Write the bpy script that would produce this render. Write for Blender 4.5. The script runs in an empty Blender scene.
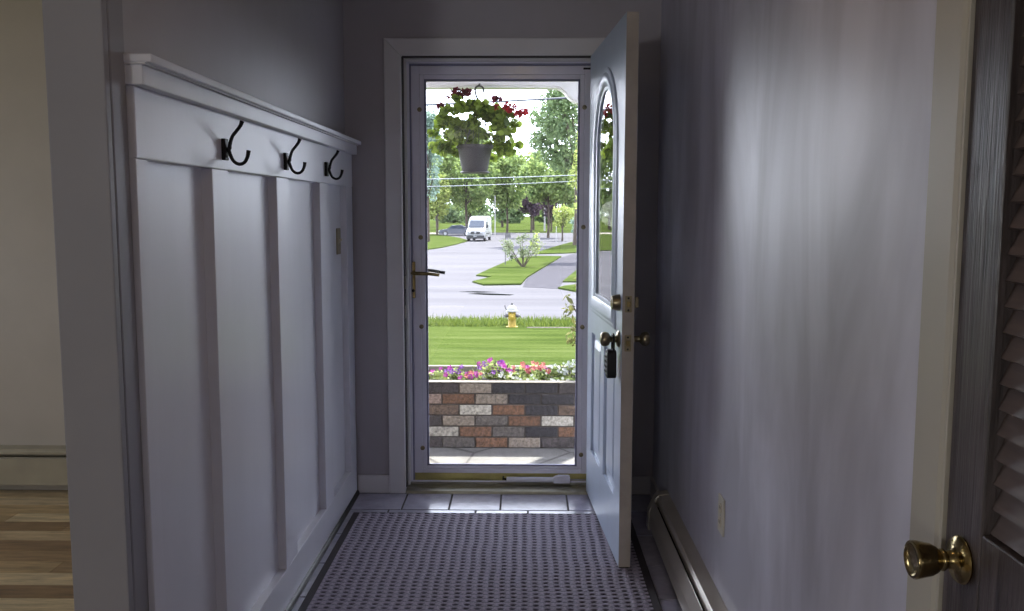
import bpy, math, random
import numpy as np
from mathutils import Vector, Matrix
PI = math.pi
S = bpy.context.scene
C = S.collection
rnd = random.Random(7)

def lin(c):
    return tuple((v/255/12.92 if v/255 <= .04045 else ((v/255+.055)/1.055)**2.4) for v in c)

# ------------------------------------------------------------------ materials
def outd(c, k=.22): return tuple(v*k for v in lin(c))
class N:
    """tiny node-tree helper"""
    def __init__(s, name):
        s.m = bpy.data.materials.new(name); s.m.use_nodes = True
        s.t = s.m.node_tree; s.t.nodes.clear()
        s.out = s.n('ShaderNodeOutputMaterial')
    def n(s, typ, **kw):
        o = s.t.nodes.new(typ)
        for k, v in kw.items():
            if k in o.inputs: s.set(o, k, v)
            else: setattr(o, k, v)
        return o
    def set(s, o, k, v):
        if hasattr(v, 'is_linked') or isinstance(v, bpy.types.NodeSocket): s.t.links.new(v, o.inputs[k])
        else:
            i = o.inputs[k]
            if i.type == 'RGBA' and len(v) == 3: v = (*v, 1)
            i.default_value = v
    def coords(s, scale=(1, 1, 1), kind='Object', rot=(0, 0, 0)):
        tc = s.n('ShaderNodeTexCoord'); mp = s.n('ShaderNodeMapping')
        s.t.links.new(tc.outputs[kind], mp.inputs['Vector'])
        mp.inputs['Scale'].default_value = scale; mp.inputs['Rotation'].default_value = rot
        return mp.outputs['Vector']
    def noise(s, vec, scale, detail=3, rough=.5, dist=0):
        o = s.n('ShaderNodeTexNoise'); s.t.links.new(vec, o.inputs['Vector'])
        o.inputs['Scale'].default_value = scale; o.inputs['Detail'].default_value = detail
        o.inputs['Roughness'].default_value = rough; o.inputs['Distortion'].default_value = dist
        return o.outputs['Fac']
    def ramp(s, fac, stops):
        o = s.n('ShaderNodeValToRGB'); s.t.links.new(fac, o.inputs['Fac'])
        e = o.color_ramp.elements
        while len(e) < len(stops): e.new(.5)
        for k, (p, c) in zip(e, stops):
            k.position = p; k.color = (*c, 1) if len(c) == 3 else c
        return o.outputs['Color']
    def mix(s, fac, a, b, mode='MIX'):
        o = s.n('ShaderNodeMix', data_type='RGBA', blend_type=mode)
        for k, v in ((0, fac), (6, a), (7, b)):
            if isinstance(v, bpy.types.NodeSocket): s.t.links.new(v, o.inputs[k])
            else: o.inputs[k].default_value = v if k == 0 else (*v[:3], 1)
        return o.outputs[2]
    def attr(s, name):
        return s.n('ShaderNodeAttribute', attribute_name=name).outputs['Color']
    def bump(s, h, strength=.3, dist=.01):
        o = s.n('ShaderNodeBump'); s.t.links.new(h, o.inputs['Height'])
        o.inputs['Strength'].default_value = strength; o.inputs['Distance'].default_value = dist
        return o.outputs['Normal']
    def pbr(s, col, rough=.5, metal=0, normal=None, spec=None):
        p = s.n('ShaderNodeBsdfPrincipled')
        s.set(p, 'Base Color', col); s.set(p, 'Roughness', rough); s.set(p, 'Metallic', metal)
        if normal is not None: s.set(p, 'Normal', normal)
        if spec is not None: s.set(p, 'Specular IOR Level', spec)
        s.t.links.new(p.outputs[0], s.out.inputs[0]); return s.m

def plain(name, col, rough=.5, metal=0, var=.12, scale=6, bump=0, bscale=60, spec=None, stretch=(1, 1, 1), k=1):
    b = N(name); v = b.coords(stretch); c = outd(col, k)
    f = b.noise(v, scale, 4)
    cc = b.ramp(f, [(.3, tuple(x*(1-var) for x in c)), (.7, tuple(min(1, x*(1+var)) for x in c))])
    nm = b.bump(b.noise(v, bscale, 3), bump, .004) if bump else None
    return b.pbr(cc, rough, metal, nm, spec)

def leafmat(name, dark, light, trans=.45, scale=1.2, k=.54):
    b = N(name); v = b.coords((1, 1, 1))
    oi = b.n('ShaderNodeObjectInfo')
    a = b.attr('tone')
    c = b.mix(a, outd(dark, k), outd(light, k))
    d = b.n('ShaderNodeBsdfDiffuse'); b.set(d, 'Color', c)
    t = b.n('ShaderNodeBsdfTranslucent'); b.set(t, 'Color', b.mix(.35, c, outd(light, k)))
    g = b.n('ShaderNodeBsdfGlossy'); b.set(g, 'Roughness', .45); b.set(g, 'Color', (.9, .95, 1))
    m = b.n('ShaderNodeMixShader'); m.inputs[0].default_value = trans
    b.t.links.new(d.outputs[0], m.inputs[1]); b.t.links.new(t.outputs[0], m.inputs[2])
    m2 = b.n('ShaderNodeMixShader'); m2.inputs[0].default_value = .012
    b.t.links.new(m.outputs[0], m2.inputs[1]); b.t.links.new(g.outputs[0], m2.inputs[2])
    b.t.links.new(m2.outputs[0], b.out.inputs[0]); return b.m

def glassmat(name, tint=(.97, .985, .98), boost=1.0):
    b = N(name)
    f = b.n('ShaderNodeFresnel'); f.inputs['IOR'].default_value = 1.5
    t = b.n('ShaderNodeBsdfTransparent'); b.set(t, 'Color', tint)
    g = b.n('ShaderNodeBsdfGlossy'); b.set(g, 'Roughness', .0); b.set(g, 'Color', (1, 1, 1))
    m = b.n('ShaderNodeMixShader')
    b.t.links.new(f.outputs[0], m.inputs[0]); b.t.links.new(t.outputs[0], m.inputs[1]); b.t.links.new(g.outputs[0], m.inputs[2])
    b.t.links.new(m.outputs[0], b.out.inputs[0]); return b.m

def attrmat(name, rough=.8, var=.25, scale=40, bump=.3, stretch=(1, 1, 1), dist=.004):
    """material whose base colour is stored per face (individually coloured bricks, slates, planks)"""
    b = N(name); v = b.coords(stretch)
    f = b.noise(v, scale, 5, .65)
    k = b.ramp(f, [(.3, (1-var,)*3), (.7, (1+var,)*3)])
    c = b.mix(1.0, b.attr('tint'), k, 'MULTIPLY')
    return b.pbr(c, rough, 0, b.bump(f, bump, dist))

def wallpaint(name, a, b_, rlo=.42, rhi=.62):
    b = N(name); v = b.coords((1, 1, .35))
    f = b.noise(v, 3.1, 4, .55, .5)
    c = b.mix(b.ramp(f, [(.36, (0,)*3), (.66, (1,)*3)]), lin(a), lin(b_))
    r = b.n('ShaderNodeMapRange'); b.t.links.new(f, r.inputs[0]); r.inputs[1].default_value = .2; r.inputs[2].default_value = .8
    r.inputs[3].default_value = rhi; r.inputs[4].default_value = rlo
    fine = b.noise(b.coords((1, 1, 1)), 160, 2)
    return b.pbr(c, r.outputs[0], 0, b.bump(fine, .08, .002))

M = {}
M['wall'] = plain('grey_wall_paint', (176, 171, 176), .45, var=.03, bump=.08, bscale=150)
M['wallR'] = wallpaint('patchy_grey_wall_paint', (186, 183, 194), (224, 222, 235), .35, .48)
M['wallL'] = plain('beige_wall_paint', (178, 171, 160), .7, var=.03)
M['ceil'] = plain('ceiling_paint', (200, 196, 190), .8, var=.02)
M['white'] = plain('white_semigloss_paint', (222, 221, 228), .32, var=.03, bump=.05, bscale=70, stretch=(1, 1, .3))
M['trim'] = plain('painted_trim', (222, 219, 220), .4, var=.03)
M['cream'] = plain('cream_trim_paint', (182, 175, 160), .4, var=.03)
M['door'] = plain('door_paint', (192, 204, 224), .34, var=.04, bump=.05, bscale=50)
M['dooredge'] = plain('door_edge_paint', (170, 160, 150), .6, var=.12, scale=9)
M['alu'] = plain('white_storm_aluminium', (232, 229, 240), .17, 0, var=.03)
M['gasket'] = plain('grey_gasket', (128, 126, 150), .6)
M['brass'] = plain('aged_brass', (152, 134, 92), .2, 1, var=.2, scale=30)
M['brassd'] = plain('antique_brass', (146, 134, 108), .3, 1, var=.2, scale=30)
M['threshold'] = plain('worn_threshold_metal', (150, 146, 132), .34, .8, var=.2, scale=14, stretch=(1, 6, 1))
M['sweep'] = plain('olive_brass_sweep', (186, 174, 110), .35, .4, var=.25, scale=9, stretch=(1, 6, 1))
M['steel'] = plain('brushed_steel', (170, 166, 160), .32, 1, var=.1, scale=30)
M['iron'] = plain('black_iron', (22, 20, 20), .42, .4, var=.2)
M['blackplastic'] = plain('black_rubber', (14, 14, 16), .55, var=.1)
M['greyplastic'] = plain('grey_keypad_plastic', (120, 118, 122), .5)
M['plate'] = plain('metal_outlet_plate', (206, 200, 184), .35, .1)
M['almond'] = plain('almond_plastic', (206, 196, 172), .4)
M['slot'] = plain('dark_slot', (12, 11, 12), .7)
M['heater'] = plain('heater_enamel', (186, 178, 168), .3, .2, var=.06)
M['heaterdark'] = plain('heater_slot', (14, 13, 14), .8)
M['heaterL'] = plain('cream_heater_enamel', (164, 157, 138), .4, .1)
M['glass'] = glassmat('clear_glass')
M['glassdoor'] = glassmat('door_glass', (.96, .98, .98))
M['grout'] = plain('grey_grout', (70, 66, 66), .9, bump=.3)
M['slate'] = attrmat('slate_tile', .2, .2, 9, .08)
M['mattop'] = None
b = N('woven_mat_fibre'); v = b.coords()
f = b.noise(v, 220, 3, .6)
k = b.ramp(f, [(.25, (.6,)*3), (.75, (1.35,)*3)])
fc = b.mix(b.attr('tone'), lin((26, 23, 30)), lin((164, 156, 172)))
M['mat'] = b.pbr(b.mix(1, fc, k, 'MULTIPLY'), .9, 0, b.bump(f, .5, .003))
M['matedge'] = plain('mat_rubber_border', (58, 52, 58), .8, bump=.3, bscale=200)
# oak planks in the living room
M['plank'] = attrmat('oak_plank', .3, .45, 3.2, .1, (1.6, 11, 1), .002)
# dark stained closet door
b = N('dark_stained_wood'); v = b.coords((9, 9, .7))
f = b.noise(v, 3.6, 5, .62, 1.2); g2 = b.noise(b.coords((30, 30, .8)), 9, 3, .6)
c = b.ramp(f, [(.3, lin((34, 28, 27))), (.5, lin((74, 65, 63))), (.72, lin((98, 88, 87)))])
M['wood'] = b.pbr(c, .3, 0, b.bump(b.mix(.5, f, g2), .5, .004))
M['slat'] = plain('dark_stained_slat', (90, 77, 73), .4, var=.2, scale=5, stretch=(20, 1, 20))
# outdoors
M['brick'] = attrmat('reclaimed_brick', .9, .6, 60, .8, (1, 1, 1), .006)
M['mortar'] = plain('dark_mortar', (88, 80, 74), .95, bump=.5, bscale=120, k=0.6)
M['coping'] = plain('pale_stone_coping', (186, 178, 166), 1, spec=.1, var=.1, scale=20, bump=.4, k=0.4)
M['soil'] = plain('dark_soil', (44, 34, 28), 1, var=.4, scale=40, bump=.8, k=0.6)
b = N('flagstone_patio'); v = b.coords((1, 1, 1), 'Object', (0, 0, .62))
vo = b.n('ShaderNodeTexVoronoi', feature='DISTANCE_TO_EDGE'); b.t.links.new(v, vo.inputs['Vector']); vo.inputs['Scale'].default_value = 2.1
f = b.noise(v, 9, 5)
c = b.mix(b.ramp(vo.outputs['Distance'], [(.008, (0,)*3), (.02, (1,)*3)]), outd((110, 104, 100)),
          b.ramp(f, [(.3, outd((176, 172, 168))), (.7, outd((206, 202, 198)))]))
M['patio'] = b.pbr(c, .7, 0, b.bump(f, .2, .004))
M['porch'] = plain('porch_white_paint', (236, 232, 240), .6, var=.03, k=1.0)
b = N('lawn_grass'); v = b.coords((1, 1, 1)); w = b.coords((.25, 1, 1))
f = b.noise(w, .9, 6, .7); f2 = b.noise(v, 14, 4, .8)
c = b.ramp(f, [(.36, outd((78, 98, 48))), (.5, outd((114, 134, 66))), (.64, outd((154, 166, 104)))])
c = b.mix(.5, c, b.ramp(f2, [(.3, outd((74, 98, 44))), (.7, outd((146, 166, 92)))]))
M['grass'] = b.pbr(c, .95, 0, b.bump(f2, .8, .05), 0)
b = N('asphalt_road'); v = b.coords((.12, 1, 1)); f = b.noise(v, .35, 5, .6); f2 = b.noise(b.coords(), 30, 3)
c = b.ramp(f, [(.3, outd((150, 148, 156), .22)), (.55, outd((168, 166, 174), .22)), (.8, outd((178, 176, 184), .22))])
M['road'] = b.pbr(c, 1, 0, b.bump(f2, .3, .01), 0)
M['drive'] = plain('driveway_asphalt', (140, 138, 148), 1, spec=0, var=.12, scale=2, k=0.2)
M['tar'] = plain('painted_shadow', (52, 56, 56), 1, spec=0, var=.2, k=0.2)  # shadow colour for the painted streaks on the street, no tar
M['gravel'] = plain('pale_gravel', (184, 176, 168), 1, spec=0, var=.4, scale=14, bump=.8, bscale=30, k=0.13)
M['bark'] = plain('tree_bark', (82, 70, 60), .95, var=.3, scale=4, bump=.6, bscale=8, k=0.55)
M['cable'] = plain('weathered_cable', (66, 68, 78), .7)
M['cablepale'] = plain('pale_cable', (180, 188, 200), .6, k=.45)
M['post'] = plain('pale_post', (196, 194, 196), .7, var=.1, k=0.5)
M['leafA'] = leafmat('sunlit_leaves', (78, 114, 56), (196, 218, 134), .5)
M['leafB'] = leafmat('grey_green_leaves', (70, 98, 60), (170, 196, 138), .5)
M['leafC'] = leafmat('yellow_green_leaves', (120, 150, 60), (226, 236, 140))
M['leafP'] = leafmat('purple_leaves', (62, 50, 66), (120, 98, 112), .3)
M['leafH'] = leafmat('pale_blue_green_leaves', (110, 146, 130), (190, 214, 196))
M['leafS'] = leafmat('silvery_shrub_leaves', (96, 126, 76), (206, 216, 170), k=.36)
M['leafR'] = leafmat('rhododendron_leaves', (62, 72, 36), (172, 170, 104), .3)
M['leafG'] = leafmat('geranium_leaves', (38, 70, 24), (200, 228, 92), .4, k=.55)
M['leafF'] = leafmat('bedding_leaves', (86, 120, 52), (214, 226, 140), .45)
M['blade'] = leafmat('long_grass', (92, 124, 44), (176, 196, 92), .35, k=.3)
def petal(name, a, b_): return leafmat(name, a, b_, .4)
M['magenta'] = petal('magenta_petals', (150, 30, 130), (214, 84, 196))
M['violet'] = petal('violet_petals', (110, 50, 160), (190, 120, 220))
M['coral'] = petal('coral_petals', (196, 66, 84), (240, 150, 150))
M['red'] = petal('red_petals', (176, 14, 36), (240, 60, 84))
M['burgundy'] = petal('burgundy_petals', (96, 22, 50), (150, 40, 70))
M['whitep'] = petal('white_petals', (206, 212, 206), (250, 252, 246))
M['pot'] = plain('grey_pot_plastic', (92, 86, 96), .55, var=.06, k=0.3)
M['stem'] = plain('green_stem', (96, 112, 60), .7, k=0.6)
M['yellow'] = plain('yellow_hydrant_paint', (204, 172, 52), .5, var=.14, scale=9, k=0.4)
M['hwhite'] = plain('white_hydrant_paint', (226, 224, 220), .5, k=0.28)
M['hdark'] = plain('grey_hydrant_metal', (96, 94, 98), .6, k=0.6)
M['vanw'] = plain('white_car_paint', (226, 228, 234), .25, var=.01, k=0.24)
M['vanglass'] = plain('dark_car_glass', (44, 52, 66), .08, 0, var=.05)
M['cargrey'] = plain('graphite_car_paint', (70, 74, 86), .25, .4, var=.05, k=0.6)
M['tyre'] = plain('tyre_rubber', (24, 24, 26), .8)
M['rim'] = plain('alloy_rim', (150, 150, 156), .35, .8)
M['bumper'] = plain('black_bumper', (34, 35, 38), .6)
M['lamp'] = plain('headlamp_lens', (220, 224, 230), .1)
M['siding'] = plain('pale_siding', (200, 200, 204), .7)
M['vinyl'] = plain('window_vinyl', (220, 218, 214), .4)

# ------------------------------------------------------------------ mesh helper
class MB:
    def __init__(s): s.v = []; s.f = []; s.col = []; s.usecol = False
    def add(s, vs, fs, col=None):
        o = len(s.v); s.v += [tuple(p) for p in vs]; s.f += [tuple(i+o for i in q) for q in fs]
        s.col += [col]*len(fs)
        if col is not None: s.usecol = True
        return s
    def box(s, x0, y0, z0, x1, y1, z1, col=None):
        x0, x1 = min(x0, x1), max(x0, x1); y0, y1 = min(y0, y1), max(y0, y1); z0, z1 = min(z0, z1), max(z0, z1)
        return s.add([(x0,y0,z0),(x1,y0,z0),(x1,y1,z0),(x0,y1,z0),(x0,y0,z1),(x1,y0,z1),(x1,y1,z1),(x0,y1,z1)],
              [(0,3,2,1),(4,5,6,7),(0,1,5,4),(1,2,6,5),(2,3,7,6),(3,0,4,7)], col)
    def prism(s, poly, axis, a, b, col=None):
        """poly: 2D points; axis 'x','y','z' extruded a..b"""
        def P(p, t):
            return {'x': (t, p[0], p[1]), 'y': (p[0], t, p[1]), 'z': (p[0], p[1], t)}[axis]
        n = len(poly); area = sum(poly[i][0]*poly[(i+1)%n][1]-poly[(i+1)%n][0]*poly[i][1] for i in range(n))
        q = list(poly) if area > 0 else list(poly)[::-1]
        vs = [P(p, a) for p in q]+[P(p, b) for p in q]
        fl = (axis == 'y')
        fs = [tuple(range(n))[::-1], tuple(range(n, 2*n))]+[(i, (i+1)%n, n+(i+1)%n, n+i) for i in range(n)]
        if fl: fs = [f[::-1] for f in fs]
        if b < a: fs = [f[::-1] for f in fs]
        return s.add(vs, fs, col)
    def tube(s, pts, r, seg=10, caps=True):
        pts = [Vector(p) for p in pts]; n = len(pts)
        rs = r if isinstance(r, (list, tuple)) else [r]*n
        t0 = (pts[1]-pts[0]).normalized()
        up = Vector((0, 0, 1)) if abs(t0.z) < .9 else Vector((1, 0, 0))
        nr = (up-t0*up.dot(t0)).normalized(); vs = []
        for i, p in enumerate(pts):
            t = ((pts[min(i+1, n-1)]-pts[max(i-1, 0)])).normalized()
            nr = (nr-t*nr.dot(t)).normalized(); bn = t.cross(nr)
            for k in range(seg):
                a = 2*PI*k/seg; vs.append(p+(nr*math.cos(a)+bn*math.sin(a))*rs[i])
        fs = [(i*seg+k, i*seg+(k+1)%seg, (i+1)*seg+(k+1)%seg, (i+1)*seg+k) for i in range(n-1) for k in range(seg)]
        if caps: fs += [tuple(range(seg))[::-1], tuple((n-1)*seg+k for k in range(seg))]
        return s.add(vs, fs)
    def lathe(s, prof, c, axis=(0, 0, 1), seg=20):
        """prof: (radius, t along axis)"""
        ax = Vector(axis).normalized(); a = Vector((1, 0, 0)) if abs(ax.x) < .9 else Vector((0, 1, 0))
        u = (a-ax*a.dot(ax)).normalized(); w = ax.cross(u); c = Vector(c); vs = []
        for (r, t) in prof:
            for k in range(seg):
                g = 2*PI*k/seg; vs.append(c+ax*t+(u*math.cos(g)+w*math.sin(g))*max(r, 1e-5))
        n = len(prof)
        fs = [(i*seg+k, i*seg+(k+1)%seg, (i+1)*seg+(k+1)%seg, (i+1)*seg+k) for i in range(n-1) for k in range(seg)]
        fs += [tuple(range(seg))[::-1], tuple((n-1)*seg+k for k in range(seg))]
        return s.add(vs, fs)
    def build(s, name, mat, parent=None, bevel=0, smooth=False, local=False, angle=40):
        me = bpy.data.meshes.new(name)
        off = Vector((0, 0, 0))
        if parent is not None and not local:
            p = parent
            while p is not None: off += p.location; p = p.parent
        me.from_pydata([tuple(Vector(p)-off) for p in s.v], [], s.f); me.update()
        if s.usecol:
            at = me.attributes.new('tint', 'FLOAT_COLOR', 'FACE')
            for i, c in enumerate(s.col): at.data[i].color = (*(c or (1, 1, 1)), 1)
        me.materials.append(mat)
        o = bpy.data.objects.new(name, me); C.objects.link(o)
        if parent is not None: o.parent = parent
        if bevel:
            b = o.modifiers.new('bevel', 'BEVEL'); b.width = bevel; b.segments = 2; b.limit_method = 'ANGLE'; b.angle_limit = math.radians(35)
        if smooth:
            for p in me.polygons: p.use_smooth = True
            me.set_sharp_from_angle(angle=math.radians(angle))
        return o

def tag(o, label, cat, group=None, kind=None):
    o['label'] = label; o['category'] = cat
    if group: o['group'] = group
    if kind: o['kind'] = kind
    return o
def empty(name, loc=(0, 0, 0), rz=0):
    o = bpy.data.objects.new(name, None); C.objects.link(o); o.location = loc; o.rotation_euler = (0, 0, rz); o.empty_display_size = .1
    return o
def box(name, mat, b, parent=None, bevel=0): return MB().box(*b).build(name, mat, parent, bevel)

def leaf_mesh(name, mat, parent, blobs, n, size, seed, shape=4, off=None, up=.3, shell=.45, cup=.25, aspect=.62):
    """n single leaves scattered in ellipsoids (cx,cy,cz,rx,ry,rz); each leaf is a small bent blade"""
    r = np.random.default_rng(seed)
    B = np.array(blobs, float); w = (B[:, 3]*B[:, 4]*B[:, 5])**(2/3); w /= w.sum()
    bi = r.choice(len(B), n, p=w); d = r.normal(size=(n, 3)); d /= np.linalg.norm(d, axis=1)[:, None]
    rad = r.random(n)**shell
    ctr = B[bi, :3]+d*B[bi, 3:6]*rad[:, None]
    nr = d*.6+r.normal(size=(n, 3))*.55+np.array([0, 0, up]); nr /= np.linalg.norm(nr, axis=1)[:, None]
    t = np.cross(nr, r.normal(size=(n, 3))); t /= np.linalg.norm(t, axis=1)[:, None]; s2 = np.cross(nr, t)
    L = size*(.6+.8*r.random(n)); 
    if shape == 4: ring = [(1, 0, 0), (.1, aspect, cup), (-1, 0, 0), (.1, -aspect, cup)]
    else: ring = [(math.cos(2*PI*k/shape), math.sin(2*PI*k/shape)*.92, cup*(1 if k % 2 else .4)) for k in range(shape)]
    m = len(ring); V = np.empty((n, m, 3))
    for k, (a, b_, c_) in enumerate(ring):
        V[:, k] = ctr+(t*a+s2*b_+nr*c_*.6)*(L*.5)[:, None]
    me = bpy.data.meshes.new(name)
    if off is not None: V -= np.array(off)
    me.vertices.add(n*m); me.vertices.foreach_set('co', V.reshape(-1))
    me.loops.add(n*m); me.loops.foreach_set('vertex_index', np.arange(n*m, dtype=np.int32))
    me.polygons.add(n); me.polygons.foreach_set('loop_start', np.arange(0, n*m, m, dtype=np.int32))
    me.polygons.foreach_set('loop_total', np.full(n, m, dtype=np.int32)); me.update(calc_edges=True)
    at = me.attributes.new('tone', 'FLOAT_COLOR', 'FACE')
    tn = np.clip(r.random(n)**1.3*.8+.25*(r.random(len(B))[bi]), 0, 1)
    at.data.foreach_set('color', np.repeat(tn, 4).astype(np.float32))
    me.materials.append(mat); me.validate()
    o = bpy.data.objects.new(name, me); C.objects.link(o); o.parent = parent
    return o

# ================================================================== camera
H = 1.3503
yaw, pit, rol = -0.0149, 0.1073, 0.0016
fw = Vector((math.sin(yaw)*math.cos(pit), math.cos(yaw)*math.cos(pit), -math.sin(pit)))
rt = Vector((math.cos(yaw), -math.sin(yaw), 0)); up = rt.cross(fw)
r2 = rt*math.cos(rol)+up*math.sin(rol); u2 = up*math.cos(rol)-rt*math.sin(rol)
cd = bpy.data.cameras.new('camera'); cam = bpy.data.objects.new('camera', cd); C.objects.link(cam)
cam.matrix_world = Matrix(((r2.x, u2.x, -fw.x, 0), (r2.y, u2.y, -fw.y, 0), (r2.z, u2.z, -fw.z, H), (0, 0, 0, 1)))
cd.sensor_width = 36; cd.lens = 885.78*36/1024; cd.clip_start = .02; cd.clip_end = 2000
S.camera = cam

# ================================================================== room shell
D = 4.129; DO = D+.16           # inner and outer face of the front wall
XL, XR = -.832, .612
def st(name, mat, boxes, label, cat, bevel=0):
    m = MB()
    for b_ in boxes: m.box(*b_)
    o = m.build(name, mat, None, bevel); return tag(o, label, cat, kind='structure')

ZC = 2.44
st('wall_front', M['wall'], [(XL-.0, D, 0, -.59, DO, ZC), (.366, D, 0, XR+.12, DO, ZC), (-.59, D, 2.07, .366, DO, ZC)],
   'grey hallway end wall around the open front door', 'wall')
st('wall_front_living', M['wallL'], [(-5, D+.004, 0, -4.6, DO, ZC), (-3.2, D+.004, 0, XL, DO, ZC), (-4.6, D+.004, 0, -3.2, DO, .8), (-4.6, D+.004, 2.1, -3.2, DO, ZC)],
   'beige wall of the living room seen past the white jamb', 'wall')
st('wall_left', M['wall'], [(-.927, 1.745, 0, XL, D, ZC), (-.927, -.1, 2.06, XL, 1.745, ZC)],
   'grey hallway wall above the white board-and-batten panelling', 'wall')
st('wall_right', M['wallR'], [(XR, 1.262, -.1, XR+.12, D, ZC), (XR, -7, -.1, XR+.12, .46, ZC), (XR, .46, 2.06, XR+.12, 1.262, ZC)],
   'patchy lavender grey hallway wall above the dark baseboard heater', 'wall')
st('wall_back', M['wall'], [(-5.12, -7.12, -.1, XR+.12, -7, ZC)], 'plain wall at the far back end of the house', 'wall')
st('wall_living_side', M['wallL'], [(-5.12, -7.12, -.1, -5, 1.9, ZC), (-5.12, 3.6, -.1, -5, DO, ZC), (-5.12, 1.9, -.1, -5, 3.6, .8), (-5.12, 1.9, 2.1, -5, 3.6, ZC)],
   'beige far side wall of the living room', 'wall')
st('ceiling', M['ceil'], [(-5.12, -7.12, ZC, XR+.12, DO, ZC+.1)], 'off-white ceiling over hallway and living room', 'ceiling')
# closet behind the louvered door
st('wall_closet', M['wall'], [(1.3, .3, 0, 1.35, 1.4, ZC), (XR+.12, .3, 0, 1.3, .35, ZC), (XR+.12, 1.35, 0, 1.3, 1.4, ZC), (XR+.12, .35, ZC, 1.3, 1.35, ZC+.05), (XR+.12, .35, -.05, 1.3, 1.35, 0)],
   'dim closet inside behind the louvered door', 'wall')

# hallway slate floor: irregular tiles in grey grout
fm = MB()
cols = [(160, 157, 176), (170, 167, 184), (150, 148, 166), (176, 173, 188), (164, 160, 174)]
rowsY = [4.118, 3.885, 3.58, 3.27, 2.97, 2.66, 2.35, 2.04, 1.73, 1.42, 1.11, .8, .49, .18, -.13]
cuts0 = [-.87, -.559, -.344, -.11, .199, .44, .62]
g = .004
rr = random.Random(3)
for j in range(len(rowsY)-1):
    cuts = cuts0 if j == 0 else [-.87, -.60+rr.uniform(-.05, .1), -.3+rr.uniform(-.08, .08), .02+rr.uniform(-.08, .08), .33+rr.uniform(-.08, .05), .62]
    for i in range(len(cuts)-1):
        c = lin(rr.choice(cols)); k = rr.uniform(.85, 1.12)
        fm.box(cuts[i]+g, rowsY[j+1]+g, -.02, cuts[i+1]-g, rowsY[j]-g, 0, tuple(x*k for x in c))
fl = fm.build('floor', M['slate'], None, .0015); tag(fl, 'dark slate tile floor of the hallway between door and mat', 'floor', kind='structure')
box('floor_grout', M['grout'], (-.88, -7, -.06, XR+.12, DO, -.004), fl)
# living room oak planks (run along the front wall)
pm = MB(); y = D; rr = random.Random(5)
pc = [(190, 168, 126), (176, 150, 108), (202, 182, 142), (156, 128, 90), (186, 164, 126), (140, 112, 78), (196, 178, 144)]
while y > -4:
    x = -5+rr.uniform(-1.2, 0)
    while x < -.86:
        L = rr.uniform(.7, 1.7); c = lin(rr.choice(pc))
        pm.box(max(x, -5)+.001, max(y-.108, -4), -.02, min(x+L, -.86)-.001, y-.001, 0, c); x += L
        if x < -5: continue
    y -= .108
pf = pm.build('floor_living', M['plank'], None); tag(pf, 'warm oak plank floor of the living room', 'floor', kind='structure')
box('floor_underlay', M['slot'], (-5.1, -7, -.06, -.86, DO, -.004), pf)

# --------------------------------------------------- trims and baseboards
def baseboard(name, b_, label):
    m = MB(); x0, y0, x1, y1 = b_
    m.box(x0, y0, 0, x1, y1, .088); return tag(m.build(name, M['trim'], None, .004), label, 'baseboard', kind='structure')
baseboard('baseboard_front', (-.80, D-.014, -.647, D), 'short pale baseboard between panelling and door casing')
baseboard('baseboard_back', (.423, D-.014, XR, D), 'short dark baseboard behind the open front door')
baseboard('baseboard_right', (XR-.014, 3.72, XR, D-.014), 'stub of baseboard beyond the heater end cap')

# opening into the living room: jamb + casing boards
t1 = tag(empty('trim_1', (-.88, 1.735, 0)), 'white painted jamb and casing at the living room opening', 'door trim', kind='structure')
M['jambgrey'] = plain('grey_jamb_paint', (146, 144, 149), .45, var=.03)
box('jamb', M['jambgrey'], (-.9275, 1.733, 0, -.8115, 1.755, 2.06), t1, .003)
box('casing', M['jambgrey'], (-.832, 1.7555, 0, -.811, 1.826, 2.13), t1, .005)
box('head_casing', M['trim'], (-.832, -.1, 2.04, -.811, 1.735, 2.13), t1, .005)
box('head_jamb', M['trim'], (-.9275, -.1, 2.04, -.8225, 1.735, 2.06), t1, .003)

# front door casing and jamb boards
t2 = tag(empty('trim_2', (-.11, D, 0)), 'mitred white casing and jamb framing the front doorway', 'door trim', kind='structure')
def casing(poly, name='casing'):
    return MB().prism(poly, 'y', D-.018, D).build(name, M['trim'], t2, .005)
casing([(-.647, 0), (-.569, 0), (-.569, 2.048), (-.647, 2.126)])
casing([(.423, 0), (.345, 0), (.345, 2.048), (.423, 2.126)])
casing([(-.647, 2.126), (-.569, 2.048), (.345, 2.048), (.423, 2.126)], 'head_casing')
box('jamb', M['trim'], (-.592, D-.0, 0, -.569, DO+.03, 2.06), t2, .002)
box('jamb', M['trim'], (.345, D, 0, .368, DO+.03, 2.06), t2, .002)
box('head_jamb', M['trim'], (-.569, D, 2.05, .345, DO+.03, 2.072), t2, .002)
box('door_stop', M['trim'], (-.569, D+.05, .02, -.556, D+.085, 2.05), t2, .002)
box('door_stop', M['trim'], (-.556, D+.05, 2.036, .345, D+.085, 2.05), t2, .002)
M['strip'] = plain('weatherstrip_shade', (64, 58, 56), .7)  # brown strip whose dark colour also supplies the jamb reveal's shadow
for b_ in ((-.5692, D+.004, .026, -.565, D+.05, 2.046), (.341, D+.004, .026, .3452, D+.05, 2.046), (-.565, D+.004, 2.046, .341, D+.05, 2.0502)):
    box('weatherstrip', M['strip'], b_, t2)
for z in (.87, 1.01):
    sp = box('strike_plate', M['brassd'], (-.5652, D+.008, z-.03, -.5640, D+.038, z+.03), t2, .0008); sp['label'] = 'dark brass strike plate'
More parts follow.
